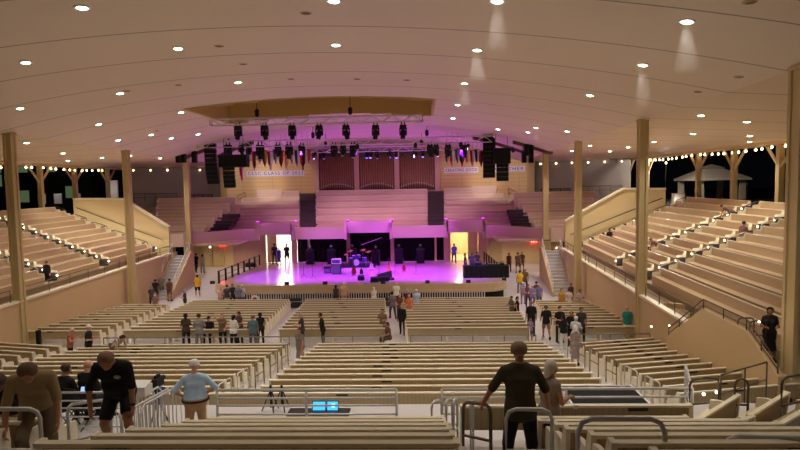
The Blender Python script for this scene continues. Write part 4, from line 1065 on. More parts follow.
# wall fittings: doors under the loft
for k, (px, w_) in enumerate(((168, 1.3), (206, 1.2), (218, 1.0), (496, 1.0), (556, 1.2))):
    p = Vector((x_at(px, 56.0, -6.7), 56.06, -7.83))
    t = thing('side_door', 'plain cream door under the loft, %s' % ('beside the left stairs', 'behind the dark shirted walkers', 'below the left exit sign', 'behind the black ramp rail on the right', 'beside the right pillar')[k], 'door', p)
    MB().box(-w_ / 2, w_ / 2, -.03, .03, .02, 2.2).build('door_leaf', M['column'], t)
    fr = MB(); fr.box(-w_ / 2 - .1, -w_ / 2, -.06, .04, 0, 2.3); fr.box(w_ / 2, w_ / 2 + .1, -.06, .04, 0, 2.3); fr.box(-w_ / 2 - .1, w_ / 2 + .1, -.06, .04, 2.2, 2.32); fr.build('frame', M['tierwall'], t)
    MB().tube([(w_ * .36, -.08, 1.0), (w_ * .36, -.08, 1.2)], .02, 6).build('handle', M['chrome'], t)
for k, (px, py) in enumerate(((519, 262), (210, 247), (557, 248))):
    p = at_y(px, py, 55.9); t = thing('wall_lamp', 'small round lamp on the wall under the loft, %s' % ('low right of the stage', 'left of the exit sign', 'over the right pillar door')[k], 'wall lamp', p)
    MB().sphere((0, 0, 0), .09, 8, 6).build('globe', M['steplamp'], t, smooth=True); MB().lathe([(.06, 0), (.06, .12)], 8, axis='y').build('bracket', M['gear'], t)
# under-loft lamps that light the side walls
for s in (-1, 1):
    for k, x in enumerate((12.6, 15.6)):
        t = thing('loft_downlight', 'small lamp in the loft underside %s the stage, %s from it' % ('left of' if s < 0 else 'right of', ORD[k]), 'ceiling light', (s * x, 53.6, -5.16), 0, 'loft underside lamps')
        MB().lathe([(.14, 0), (.14, -.03), (.1, -.04)], 12).build('trim_ring', M['white'], t); MB().lathe([(.001, -.05), (.1, -.045), (.1, -.02)], 12).build('lens', M['lamp'], t)
        l = bpy.data.lights.new('loft_beam', 'SPOT'); l.energy = 120; l.color = (1, .84, .58); l.spot_size = R(150); l.spot_blend = .6; l.shadow_soft_size = .1
        lo = bpy.data.objects.new('loft_beam', l); COL.objects.link(lo); lo.parent = t; lo.location = (0, 0, -.1)

# ================================================================== WALKWAY THINGS
# cyan screens
p = at_y(325, 413, 12.3)
for k, (px, w, lab) in enumerate(((319, .30, 'glowing cyan screen, broader of the two behind the guard rail'), (332.5, .26, 'glowing cyan screen with a white window behind the guard rail'))):
    q = at_y(px, 410, 12.3); t = thing('laptop', lab, 'laptop', (q.x, 12.3, -4.93))
    MB().box(-w / 2, w / 2, -.18, 0, 0, .02).build('keyboard_base', M['gear'], t)
    MB().prism([(-w / 2, 0, .01), (w / 2, 0, .01), (w / 2, .06, .21), (-w / 2, .06, .21)], (0, .02, 0)).build('lid', M['gear'], t)
    MB().prism([(-w / 2 + .015, -.004, .025), (w / 2 - .015, -.004, .025), (w / 2 - .015, .05, .195), (-w / 2 + .015, .05, .195)], (0, .004, 0)).build('screen', M['screen'], t)
    if k: MB().prism([(-.02, .012, .09), (.05, .012, .09), (.05, .03, .15), (-.02, .03, .15)], (0, -.006, 0)).build('window', M['screenwhite'], t)
q = at_y(320, 411, 12.3)
t = thing('low_table', 'low dark table under the cyan screens', 'table', (q.x + .05, 12.3, Z_WALK)); 
MB().box(-.75, .6, -.2, .2, .08, .115).build('tabletop', M['gear'], t)
for x in (-.7, .55):
    for y in (-.17, .17): MB().box(x - .02, x + .02, y - .02, y + .02, 0, .08).build('leg', M['gear'], t)
for k, (px, dy) in enumerate(((270.5, 12.6), (281.5, 12.7))):
    q = at_y(px, 385, dy); h = q.z - Z_WALK
    t = thing('speaker_stand', 'black folding pole stand before the wide pews, %s' % ('left one', 'right one')[k], 'stand', (q.x, dy, Z_WALK))
    MB().tube([(0, 0, .1), (0, 0, h)], .028, 8).build('pole', M['gear'], t); 
    for a in range(3): MB().tube([(0, 0, .5), (.22 * math.cos(a * 2.1 + 1), .22 * math.sin(a * 2.1 + 1), 0)], .014, 6).build('leg', M['gear'], t)
# black folded deck behind the right rail
c = [at_y(563.5, 388.6, 13.3), at_y(632, 389.6, 13.3), at_y(641, 404, 12.2), at_y(574, 404, 12.2)]
z0 = Z_WALK + .36
t = thing('stage_deck', 'black portable deck panel with silver frame lying behind the guard rail', 'deck', ((c[0].x + c[2].x) / 2, 12.5, z0))
hw = (c[1].x - c[0].x) / 2
MB().box(-hw, hw, -.62, .62, -.06, 0).build('panel', material('black deck felt', (9, 9, 12), .95), t)
fr = MB(); fr.box(-hw - .04, -hw, -.66, .66, -.08, .015); fr.box(hw, hw + .04, -.66, .66, -.08, .015); fr.box(-hw, hw, -.66, -.62, -.08, .015); fr.box(-hw, hw, .62, .66, -.08, .015); fr.build('frame', M['alu'], t)
for x in (-hw * .75, -hw * .15, hw * .2, hw * .75):
    for y in (-.5, .5): MB().box(x - .06, x + .06, y - .05, y + .05, 0, .012).build('clip', M['alu'], t)
for x in (-hw + .06, hw - .06):
    for y in (-.58, .58): MB().box(x - .03, x + .03, y - .03, y + .03, Z_WALK - z0, -.06).build('leg', M['alu'], t)
# crowd barriers stacked beside the white shirted man
for k, (px, Y) in enumerate(((133, 10.6), (142, 10.7), (152, 10.6), (161, 10.7))):
    q = at_y(px, 398, Y); t = thing('crowd_barrier', 'grey steel crowd barrier left of the white capped man, %s of the stack' % ORD[k], 'barrier', (q.x, Y, Z_WALK), R(78), 'crowd barriers')
    w = .6; pts = [(-w, 0, .1), (-w, 0, .95), (-w + .12, 0, 1.08), (w - .12, 0, 1.08), (w, 0, .95), (w, 0, .1)]
    MB().tube(pts, .022, 8, closed=True).build('hoop_frame', M['steel'], t, smooth=True)
    bars = MB()
    for b in range(9): bars.tube([(-w + .15 + b * (2 * w - .3) / 8, 0, .1), (-w + .15 + b * (2 * w - .3) / 8, 0, 1.08)], .009, 6)
    bars.build('bars', M['steel'], t)
    for x in (-w + .15, w - .15): MB().tube([(x, -.25, .015), (x, 0, .09), (x, .25, .015)], .018, 6).build('foot', M['steel'], t)
t = thing('white_case', 'white box resting on top of the crowd barriers', 'box', (at_y(137.5, 395, 10.7).x, 10.75, Z_WALK + 1.09))
MB().box(-.2, .2, -.16, .16, 0, .17).build('body', M['white'], t); MB().prism([(-.21, -.17, .17), (.21, -.17, .17), (.19, .15, .21), (-.19, .15, .21)], (0, 0, .02)).build('lid', M['white'], t)
q = at_y(157, 376, 11.6); h = q.z - Z_WALK
t = thing('camera_tripod', 'black video camera on a tripod with blue cover beside the crowd barriers', 'camera', (q.x, 11.6, Z_WALK))
for a in range(3): MB().tube([(0, 0, h - .5), (.28 * math.cos(a * 2.1), .28 * math.sin(a * 2.1), 0)], .018, 6).build('leg', M['gear'], t)
MB().tube([(0, 0, h - .55), (0, 0, h - .2)], .03, 8).build('column', M['gear'], t); MB().cbox((0, 0, h - .12), (.14, .34, .18)).build('camera_body', M['gear'], t)
MB().lathe([(.05, 0), (.055, .12)], 10, (0, .17, h - .12), 'y').build('camera_lens', M['gear'], t); MB().cbox((0, 0, h + .0), (.05, .2, .05)).build('handle', M['gear'], t)
MB().prism([(-.06, -.05, h - .55), (.1, -.05, h - .6), (.14, -.05, h - .25), (-.05, -.05, h - .22)], (0, .1, 0)).build('blue_cover', cloth((40, 70, 150)), t)
# utility box at top of the far right terrace aisle
p = at_y(681.5, 192, 47.6); t = thing('utility_cabinet', 'white cabinet at the head of the far right terrace aisle', 'cabinet', (p.x, 48.2, tz(9)))
MB().box(-.4, .4, -.3, .3, 0, 1.05).build('body', M['white'], t); MB().box(-.44, .44, -.34, .34, 1.05, 1.12).build('top', M['grey'], t); MB().box(-.36, -.02, -.31, -.30, .1, .95).build('door', M['white'], t); MB().box(.02, .36, -.31, -.30, .1, .95).build('door', M['white'], t)
p = at_y(38.5, 336, 26.5)
t = thing('black_post', 'slim black speaker post against the left wall', 'loudspeaker', (x_at(39, 27.0, -7.4), 27.0, fl_mid(25.9)))
MB().box(-.09, .09, -.08, .08, 0, 1.2).build('cabinet', M['gear'], t); MB().box(-.07, .07, -.095, -.08, .1, 1.12).build('grille', M['black'], t)
# ================================================================== OUTSIDE
t = thing('garden_tent', 'white peaked garden tent standing outside beyond the right terrace', 'tent', (at_y(711, 178, 62).x, 62, -2.25))
w = 2.7; hz = at_y(711, 178.5, 62).z + 2.25
MB().add([(-w, -w, hz), (w, -w, hz), (w, w, hz), (-w, w, hz), (-.8, -.8, hz + 1.05), (.8, -.8, hz + 1.05), (.8, .8, hz + 1.05), (-.8, .8, hz + 1.05), (-w, -w, hz - .2), (w, -w, hz - .2), (w, w, hz - .2), (-w, w, hz - .2)],
  [(0, 1, 5, 4), (1, 2, 6, 5), (2, 3, 7, 6), (3, 0, 4, 7), (8, 9, 1, 0), (9, 10, 2, 1), (10, 11, 3, 2), (11, 8, 0, 3)]).build('canopy', M['canvas'], t)
MB().add([(-1.0, -1.0, hz + 1.1), (1.0, -1.0, hz + 1.1), (1.0, 1.0, hz + 1.1), (-1.0, 1.0, hz + 1.1), (0, 0, hz + 1.5)], [(0, 1, 4), (1, 2, 4), (2, 3, 4), (3, 0, 4), (3, 2, 1, 0)]).build('vent_cap', M['canvas'], t)
for a in (-1, 1):
    for b in (-1, 1):
        MB().tube([(a * (w - .3), b * (w - .3), 0), (a * (w - .3), b * (w - .3), hz)], .06, 8).build('pole', M['gear'], t)
        MB().prism([(a * (w - .3), b * (w - .5), .1), (a * (w - 1.0), b * (w - .5), .1), (a * (w - .9), b * (w - .5), hz), (a * (w - .3), b * (w - .5), hz)], (0, .1, 0)).build('side_curtain', M['canvas'], t)
l = bpy.data.lights.new('added_tent_light', 'POINT'); l.energy = 1100; l.color = (1, .9, .8); l.shadow_soft_size = .2
tl = thing('added_tent_lamp', 'added lamp on a post brightening the garden tent', 'lamp', (at_y(711, 178, 56).x - 4.2, 56.0, -2.25))  # lamp post added to brighten the tent canopy
MB().tube([(0, 0, 0), (0, 0, 3.7)], .04, 8).build('pole', M['gear'], tl); MB().sphere((0, 0, 3.8), .1, 8, 6).build('globe', M['steplamp'], tl, smooth=True)
lo = bpy.data.objects.new('added_tent_light', l); COL.objects.link(lo); lo.parent = tl; lo.location = (.1, .3, 4.1)
t = thing('house', 'dark house with faint green windows beyond the left terrace', 'house', (-38.5, 68, -2.25), R(0))
MB().box(-7, 7, -5, 5, 0, 8).build('walls', M['nightwall'], t); MB().prism([(-7.5, -5.5, 8), (-7.5, 5.5, 8), (-7.5, 0, 11)], (15, 0, 0)).build('roof', M['gear'], t)
for (x, z) in ((-3.6, 4.9), (-3.6, 3.4), (-.6, 4.9), (2.6, 4.9), (-.6, 1.6), (4.6, 2.0)):
    f = MB().box(x - .62, x + .62, -5.1, -5.0, z - .75, z + .75).build('window_frame', M['gear'], t); MB().box(x - .52, x + .52, -5.13, -5.1, z - .65, z + .65).build('pane', M['litpane'], f)
def tree(x, y, h, r, label):
    t = thing('tree', label, 'tree', (x, y, -2.3)); MB().lathe([(.35, 0), (.25, h * .5), (.1, h * .8)], 8).build('trunk', M['bark'], t)
    mb = MB(); rnd = random.Random(int(x * 7 + y))
    for k in range(16):
        a = rnd.random() * 6.28; rr = r * (.25 + .65 * rnd.random()); zz = h * (.45 + .5 * rnd.random())
        mb.sphere((rr * math.cos(a), rr * math.sin(a), zz), r * (.28 + .22 * rnd.random()), 9, 7, .85)
    mb.build('crown', M['leaf'], t)
tree(42, 82, 11, 5, 'dark tree behind the garden tent'); tree(54, 72, 12, 6, 'dark tree at the outer side of the garden tent'); tree(33, 88, 10, 4.5, 'dark tree beyond the right grey wall'); tree(-36, 80, 10, 4.5, 'dark tree beside the dark house'); tree(-62, 70, 12, 6, 'dark tree beyond the dark house'); tree(46, 48, 9, 4, 'dark tree by the near right eaves')
for k, (px, py) in enumerate(((42, 199), (58, 198), (77, 197), (114, 181))):
    p = at_y(px, py, 56); t = thing('lit_kiosk', 'pale lit notice stand in the dark beyond the left terrace, %s from the big column' % ORD[k], 'notice stand', (p.x, 56, -2.25))
    MB().box(-.35, .35, -.1, .1, .9, 1.9 + (1.2 if k == 3 else 0)).build('board', M['white'], t); MB().cbox((0, 0, .45), (.1, .1, .9)).build('post', M['gear'], t)
    l = bpy.data.lights.new('kiosk', 'POINT'); l.energy = 9; l.shadow_soft_size = .1; lo = bpy.data.objects.new('kiosk', l); COL.objects.link(lo); lo.parent = t; lo.location = (0, -1.0, 2.2)
# ================================================================== PEOPLE
def sdf_mesh(prims, vox, k=0.03, cuts=()):
    """one continuous surface around tapered capsules ('c', a, b, ra, rb) / flattened ones with a 6th item (axis scale)"""
    lo = np.full(3, 1e9); hi = np.full(3, -1e9)
    for p in prims:
        for q, r in ((p[1], p[3]), (p[2], p[4])):
            lo = np.minimum(lo, np.array(q) - r - 3 * vox); hi = np.maximum(hi, np.array(q) + r + 3 * vox)
    n = np.ceil((hi - lo) / vox).astype(int) + 1
    ax = [lo[i] + vox * np.arange(n[i]) for i in range(3)]
    X, Y, Z = np.meshgrid(*ax, indexing='ij'); G = np.stack([X, Y, Z], -1)
    f = None
    for p in prims:
        a = np.array(p[1], float); b = np.array(p[2], float); ab = b - a; L = max(1e-9, float(ab @ ab))
        t = np.clip(((G - a) @ ab) / L, 0, 1)
        d = np.linalg.norm(G - a - t[..., None] * ab, axis=-1) - (p[3] + (p[4] - p[3]) * t)
        if f is None: f = d
        else:
            h = np.clip(.5 + .5 * (f - d) / k, 0, 1); f = f * (1 - h) + d * h - k * h * (1 - h)
    for (pt, nrm) in cuts:
        f = np.maximum(f, (G - np.array(pt)) @ np.array(nrm))
    s = f < 0
    c = [s[i:n[0] - 1 + i, j:n[1] - 1 + j, l:n[2] - 1 + l] for i in (0, 1) for j in (0, 1) for l in (0, 1)]
    fc = [f[i:n[0] - 1 + i, j:n[1] - 1 + j, l:n[2] - 1 + l] for i in (0, 1) for j in (0, 1) for l in (0, 1)]
    anyc = np.logical_or.reduce(c); allc = np.logical_and.reduce(c); act = anyc & ~allc
    idx = np.full(act.shape, -1); idx[act] = np.arange(act.sum())
    acc = np.zeros(act.shape + (3,)); cnt = np.zeros(act.shape)
    off = [np.array((i, j, l), float) for i in (0, 1) for j in (0, 1) for l in (0, 1)]
    for u in range(8):
        for v in range(u + 1, 8):
            if np.abs(off[u] - off[v]).sum() != 1: continue
            m = c[u] != c[v]; fu, fv = fc[u][m], fc[v][m]
            t = (fu / (fu - fv))[:, None]; acc[m] += off[u] + t * (off[v] - off[u]); cnt[m] += 1
    ijk = np.argwhere(act); vs = (acc[act] / cnt[act][:, None] + ijk) * vox + lo
    faces = []
    for axis in range(3):
        sl0 = [slice(1, -1)] * 3; sl1 = [slice(1, -1)] * 3
        sl0[axis] = slice(0, -1); sl1[axis] = slice(1, None)
        A = s[tuple(sl0)]; B = s[tuple(sl1)]
        o1, o2 = [(1, 2), (2, 0), (0, 1)][axis]
        for inv, m in ((False, A & ~B), (True, ~A & B)):
            e = np.argwhere(m)
            if len(e) == 0: continue
            base = e + 1; base[:, axis] -= 1
            q = []
            for (da, db) in ((-1, -1), (0, -1), (0, 0), (-1, 0)):
                g = base.copy(); g[:, o1] += da; g[:, o2] += db
                q.append(idx[g[:, 0], g[:, 1], g[:, 2]])
            q = np.stack(q, 1)
            faces.append(q[:, ::-1] if inv else q)
    F = np.concatenate(faces)
    F = F[(F >= 0).all(1)]
    me = bpy.data.meshes.new('figure'); me.from_pydata(vs.tolist(), [], F.tolist())
    me.polygons.foreach_set('use_smooth', [True] * len(me.polygons))
    return me
V3 = lambda *a: np.array(a, float)
def nrm(v): v = np.array(v, float); return v / np.linalg.norm(v)
STAND = dict(lean=2, tilt=0, ua=[(.16, -.05, -1), (.16, -.05, -1)], fa=[(.06, .22, -1), (.06, .22, -1)], th=[(.10, .04, -1), (.06, .0, -1)], sh=[(.03, -.04, -1), (.02, -.04, -1)])
POSES = {'stand': STAND}
def P_(name, **kw): d = dict(STAND); d.update(kw); POSES[name] = d
P_('elbows', ua=[(.25, .1, -1), (.3, .1, -1)], fa=[(-.3, .9, .15), (-.35, .9, .05)])
P_('akimbo', ua=[(.75, -.2, -1), (.2, 0, -1)], fa=[(-.75, .35, -.6), (0, .3, -1)])
P_('folded', ua=[(.2, .25, -1), (.2, .25, -1)], fa=[(-.9, .6, .1), (-.9, .55, .0)])
P_('walk', lean=4, ua=[(.14, .35, -1), (.14, -.4, -1)], fa=[(.0, .7, -.8), (.05, -.1, -1)], th=[(.05, .42, -1), (.05, -.3, -1)], sh=[(.0, .02, -1), (.0, -.62, -1)])
P_('walk2', lean=4, ua=[(.14, -.35, -1), (.14, .3, -1)], fa=[(.05, -.05, -1), (.0, .6, -.8)], th=[(.05, -.3, -1), (.05, .4, -1)], sh=[(.0, -.6, -1), (.0, .02, -1)])
P_('wave', ua=[(.25, .1, -1), (.7, .2, .9)], fa=[(-.2, .8, -.3), (.25, .1, 1)])
P_('phone', tilt=24, ua=[(.2, .3, -1), (.2, .2, -1)], fa=[(-.25, .9, .5), (-.2, .9, .35)])
P_('sit', lean=6, th=[(.12, 1, -.02), (.1, 1, -.02)], sh=[(0, -.05, -1), (0, .05, -1)], ua=[(.15, .3, -1), (.15, .3, -1)], fa=[(-.2, 1, -.25), (-.15, 1, -.2)])
P_('bend', lean=62, tilt=20, th=[(.08, .25, -1), (.08, .12, -1)], sh=[(0, -.3, -1), (0, -.2, -1)], ua=[(.12, .35, -1), (.12, .3, -1)], fa=[(0, .3, -1), (0, .5, -.9)])
P_('reach', lean=8, ua=[(.3, .5, -.8), (.12, -.05, -1)], fa=[(.2, 1, -.25), (.0, .25, -1)])
P_('rails', lean=5, tilt=8, ua=[(.62, .12, -1), (.50, .05, -1)], fa=[(.42, .55, -1), (.22, .5, -1)], th=[(.14, .02, -1), (.12, .06, -1)])
P_('climb', lean=34, tilt=30, ua=[(.22, .25, -1), (.30, .25, -1)], fa=[(.05, .15, -1), (-.18, .45, -1)], th=[(.22, .85, -.62), (.16, .55, -.95)], sh=[(0, -.35, -1), (0, -.5, -1)])
P_('stoop', lean=36, tilt=34, ua=[(.2, .15, -1), (.25, .1, -1)], fa=[(.0, .3, -1), (.0, .55, -1)], th=[(.1, .3, -1), (.12, .75, -.8)], sh=[(0, -.1, -1), (0, -.5, -1)])
P_('hipback', lean=3, tilt=2, ua=[(.75, -.25, -.8), (.78, -.25, -.8)], fa=[(-.65, .45, -.65), (-.75, .3, -.45)])
def figure(pose, fat=1.0, fem=False, hair='short', sleeve=.6, bottom='long', tuck=False, vox=.026, hv=.011, head_turn=0.0, collar=False):
    """returns [(part name, mesh, slot, second parent)] in a frame with the feet on z = 0, facing +y"""
    d = POSES[pose]
    pel = V3(0, 0, .93); ln = R(d['lean']); u = V3(0, math.sin(ln), math.cos(ln)); fw = V3(0, math.cos(ln), -math.sin(ln))
    hl = R(d['lean'] * .55 + d['tilt']); hu = V3(0, math.sin(hl), math.cos(hl)); hf0 = V3(0, math.cos(hl), -math.sin(hl))
    ca, sa = math.cos(head_turn), math.sin(head_turn)
    hf = hf0 * ca + V3(-1, 0, 0) * sa; hr = np.cross(hf, hu)
    sw = .165 if fem else .195
    N = pel + u * .53; C = pel + u * .36
    legs, arms = [], []
    for i, s in enumerate((-1, 1)):
        hip = pel + V3(s * .095, 0, -.03)
        t = nrm(d['th'][i]) * V3(s, 1, 1); k = hip + t * .42
        h = nrm(d['sh'][i]) * V3(s, 1, 1); a = k + h * .42
        toe = nrm(V3(s * .15, 1, -.12 if h[1] > -.3 else -.7))
        legs.append((hip, k, a, toe))
        sh = N - u * .055 + V3(s * sw, 0, 0)
        t2 = nrm(d['ua'][i]) * V3(s, 1, 1); e = sh + t2 * .285
        f2 = nrm(d['fa'][i]) * V3(s, 1, 1); w = e + f2 * .255
        arms.append((sh, e, w, f2))
    zmin = min(l[2][2] for l in legs) - .085
    sh_ = V3(0, 0, -zmin)
    mv = lambda p: p + sh_
    pel, N, C = mv(pel), mv(N), mv(C)
    legs = [tuple(mv(p) for p in l[:3]) + (l[3],) for l in legs]; arms = [tuple(mv(p) for p in a[:3]) + (a[3],) for a in arms]
    X = V3(1, 0, 0)
    hd = N + hu * .175 + hf * .035                     # skull centre
    ch = .092 if fem else .105
    torso = [('c', pel + X * -.075, pel + X * .075, .112 + (.01 if fem else 0), .112 + (.01 if fem else 0)),
             ('c', pel + u * .06 - X * .045 + fw * .012, pel + u * .06 + X * .045 + fw * .012, .112 * fat, .112 * fat),
             ('c', pel + u * .17 - X * .05 + fw * .02 * fat, pel + u * .17 + X * .05 + fw * .02 * fat, .103 * fat, .103 * fat),
             ('c', C - X * .085, C + X * .085, ch, ch), ('c', pel + u * .25 - X * .065, pel + u * .25 + X * .065, .1, .1),
             ('c', N - u * .075 - X * (sw - .06), N - u * .075 + X * (sw - .06), .072, .072)]
    if fem: torso += [('c', C + fw * .075 - X * .075, C + fw * .085 - X * .075 - u * .03, .06, .055), ('c', C + fw * .075 + X * .075, C + fw * .085 + X * .075 - u * .03, .06, .055)]
    torso += [('c', N + u * .0 - X * .02, N - u * .06 - X * (sw - .03), .055, .05), ('c', N + u * .0 + X * .02, N - u * .06 + X * (sw - .03), .055, .05)]
    neck = [('c', N - u * .06, N + hu * .09, .06, .052)]
    head = [('c', hd + hf * -.012 + hu * .025, hd + hf * .01 + hu * .02, .088, .084), ('c', hd + hf * .03 - hu * .03, hd + hf * .035 - hu * .075, .066, .05),
            ('c', hd + hf * .088 + hu * .0, hd + hf * .107 - hu * .03, .012, .017), ('c', hd + hf * .082 - hu * .063 - hr * .018, hd + hf * .082 - hu * .063 + hr * .018, .012, .012),
            ('c', hd - hr * .088 + hu * .012, hd - hr * .09 - hu * .025, .017, .012), ('c', hd + hr * .088 + hu * .012, hd + hr * .09 - hu * .025, .017, .012)]
    ar = .9 if fem else 1.0
    armp = []
    for (s0, e, w, f2) in arms: armp += [('c', s0, e, .052 * ar, .041 * ar), ('c', e, w, .041 * ar, .028 * ar)]
    legp = []
    for (hp, k, a, toe) in legs: legp += [('c', hp, k, .088, .056), ('c', k + (k - hp) * .0, k + (a - k) * .3, .055, .056), ('c', k + (a - k) * .3, a, .056, .036)]
    parts = [('body', sdf_mesh(torso + neck + head + armp + legp, vox, .03), 'skin')]
    # hands: palm, four unequal curled fingers, thumb
    for i, (s0, e, w, f2) in enumerate(arms):
        s = (-1, 1)[i]
        side = np.cross(f2, V3(0, 1, 0)); side = nrm(side) if np.linalg.norm(side) > .2 else V3(1, 0, 0)
        pn = nrm(np.cross(f2, V3(0, 1, 0)) * s) if abs(f2[1]) < .75 else V3(0, 0, -1)   # palm normal (towards the body / down)
        if abs(f2[1]) < .75: pn = -pn if pn[0] * s > 0 else pn
        acr = nrm(np.cross(f2, pn)); front = acr if acr[1] > 0 or (abs(acr[1]) < .1 and acr[0] * s < 0) else -acr
        W0 = w + f2 * .0; hp = [('c', W0 - f2 * .02, W0 + f2 * .03, .028 * ar, .03), ('c', W0 + f2 * .04 - front * .022, W0 + f2 * .085 - front * .028, .019, .015), ('c', W0 + f2 * .04 + front * .018, W0 + f2 * .088 + front * .026, .019, .015), ('c', W0 + f2 * .05, W0 + f2 * .088, .02, .015)]
        for q, ln_ in enumerate((.072, .082, .076, .06)):
            b0 = W0 + f2 * .088 + front * (.030 - .020 * q); b1 = b0 + (f2 * .85 + pn * .35) * ln_ * .52; b2 = b1 + (f2 * .45 + pn * .75) * ln_ * .5
            hp += [('c', b0, b1, .0095, .0088), ('c', b1, b2, .0088, .0072)]
        t0 = W0 + f2 * .03 + front * .026; t1 = t0 + (front * .7 + f2 * .6 + pn * .3) * .042; t2 = t1 + (front * .15 + f2 * .9 + pn * .4) * .034
        hp += [('c', t0, t1, .014, .011), ('c', t1, t2, .011, .008)]
        parts.append(('hand', sdf_mesh(hp, hv, .008), 'skin'))
    # clothes
    g = .016
    shirt = [(p[0], p[1], p[2], p[3] + g, p[4] + g) for p in torso]
    low = 0.16 if bottom == 'dress' else .06
    shirt += [('c', pel - u * low - X * .07, pel - u * low + X * .07, .115 + g, .115 + g)]
    for (s0, e, w, f2) in arms:
        if sleeve <= 0: continue
        t = min(1, sleeve * 1.0); shirt.append(('c', s0, s0 + (e - s0) * t, .06, .058 * ar if sleeve < 1 else .05))
        if sleeve > 1: shirt.append(('c', e, e + (w - e) * min(1, sleeve - 1), .05, .04))
    parts.append(('shirt' if bottom != 'dress' else 'dress_top', sdf_mesh(shirt, vox, .025, [(N + u * .045, u), (pel - u * (low + .07) if not tuck else pel + u * .03, -u)]), 'top'))
    if collar:
        parts.append(('collar', sdf_mesh([('c', N + u * .0 - X * .03, N + u * .0 + X * .03, .074, .074), ('c', N + u * .02, N + hu * .04, .07, .066)], vox, .02, [(N + u * .045, u)]), 'top'))
    tr = [('c', pel - X * .075, pel + X * .075, .122, .122), ('c', pel - V3(0, 0, .06) - X * .07, pel - V3(0, 0, .06) + X * .07, .115, .115)]
    if tuck: tr += [('c', pel + u * .06 - X * .045 + fw * .012, pel + u * .06 + X * .045 + fw * .012, .112 * fat + .024, .112 * fat + .024)]
    if bottom in ('long', 'shorts'):
        for (hp, k, a, toe) in legs:
            if bottom == 'long': tr += [('c', hp, k, .104, .073), ('c', k, a, .072, .056)]
            else: tr += [('c', hp, hp + (k - hp) * .74, .106, .092)]
        parts.append(('trousers' if bottom == 'long' else 'shorts', sdf_mesh(tr, vox, .02, [(pel + u * .10, u)]), 'bottom'))
    else:
        kc = (legs[0][1] + legs[1][1]) / 2; L_ = .35 if bottom == 'skirt' else .62
        tr += [('c', pel, pel + (kc - pel) * (1 + L_ * .6), .13, .20)]
        parts.append(('skirt', sdf_mesh(tr, vox, .03, [(pel + u * .12, u), (kc + (kc - pel) * (L_ * .5), nrm(kc - pel))]), 'bottom'))
    for (hp, k, a, toe) in legs:
        b = a + V3(0, 0, -.035)
        parts.append(('shoe', sdf_mesh([('c', b - toe * .045, b + toe * .10, .048, .046), ('c', b + toe * .1, b + toe * .17 + V3(0, 0, -.01), .046, .036), ('c', a + V3(0, 0, .02), b, .05, .05)], vox * .8, .02, [(a + V3(0, 0, -.085), V3(0, 0, -1))] if toe[2] > -.2 else []), 'shoe'))
    # hair
    if hair != 'bald':
        up = hd + hu * .035 - hf * .018
        hp = [('c', up - hr * .012, up + hr * .012, .094, .094)]
        back = (hd + hf * .035 + hu * .035, hf)
        cuts = [(hd + hu * .06 + hf * .055, nrm(hf - hu * .9)), (hd - hu * .05, -hu)]
        if hair in ('long', 'bob'):
            dn = .22 if hair == 'long' else .12
            hp += [('c', hd - hf * .05, hd - hf * .075 - hu * dn, .082, .075), ('c', hd - hr * .06 - hf * .02, hd - hr * .075 - hf * .04 - hu * dn * .9, .045, .04), ('c', hd + hr * .06 - hf * .02, hd + hr * .075 - hf * .04 - hu * dn * .9, .045, .04)]
            cuts = [(hd + hu * .06 + hf * .06, nrm(hf - hu * .9))] if True else cuts
        if hair == 'bun': hp.append(('c', hd - hf * .1 + hu * .06, hd - hf * .11 + hu * .06, .045, .045))
        if hair == 'fringe': cuts = [(hd + hu * .015, -hu)]
        if hair == 'cap':
            hp = [('c', up, up + hu * .01, .1, .096), ('c', hd + hf * .07 + hu * .05 - hr * .03, hd + hf * .16 + hu * .03 - hr * .03, .016, .012), ('c', hd + hf * .07 + hu * .05 + hr * .03, hd + hf * .16 + hu * .03 + hr * .03, .016, .012), ('c', hd + hf * .07 + hu * .05, hd + hf * .175 + hu * .03, .016, .012)]
            cuts = [(hd + hu * .02, -hu)]
        parts.append(('cap' if hair == 'cap' else 'hair', sdf_mesh(hp, min(vox, .018), .02, cuts), 'hair'))
    for s in (-1, 1):
        parts.append(('eye', MB().sphere(tuple(hd + hf * .082 + hu * .008 + hr * s * .033), .012, 6, 4).mesh('eye'), 'eye'))
    info = dict(pel=pel, N=N, arms=arms, legs=legs, hd=hd, hf=hf, hu=hu, u=u, fw=fw, C=C)
    return parts, info
FIG = {}
def person(px, Y, z, face, label, spec, cols, H=1.72, X=None, vox=.026, group=None, hv=.012):
    """face: 0 = toward the stage, 180 = toward the camera"""
    pose, fat, fem, hair, sleeve, bottom = spec[:6]; tuck = len(spec) > 6
    key = (spec, vox, hv)
    if key not in FIG: FIG[key] = figure(pose, fat, fem, hair, sleeve, bottom, tuck, vox, hv)
    parts, info = FIG[key]
    if X is None: X = x_at(px, Y, z + H * .55)
    if 13 < Y < 43.9 and z < -6: X = max(-15.55, min(15.55, X))
    t = thing('person', label, 'person', (X, Y, z), R(face), group)
    t.scale = (H / 1.74,) * 3
    skin, top, bot, hair_c, shoe = cols
    mm = {'skin': M[skin], 'top': cloth(top) if isinstance(top, tuple) else top, 'bottom': cloth(bot), 'hair': cloth(hair_c), 'shoe': cloth(shoe), 'eye': M['eye']}
    for n, me, slot in parts: obj(n, me, mm[slot], t)
    return t, info
BLK, DRK, GRY, LGR, WHT, TAN, KHA, NAV, SIL, BRN, GRH = (14, 14, 16), (40, 38, 42), (120, 120, 124), (176, 176, 178), (228, 226, 222), (170, 140, 108), (160, 132, 92), (34, 40, 66), (206, 206, 210), (52, 34, 24), (168, 160, 152)
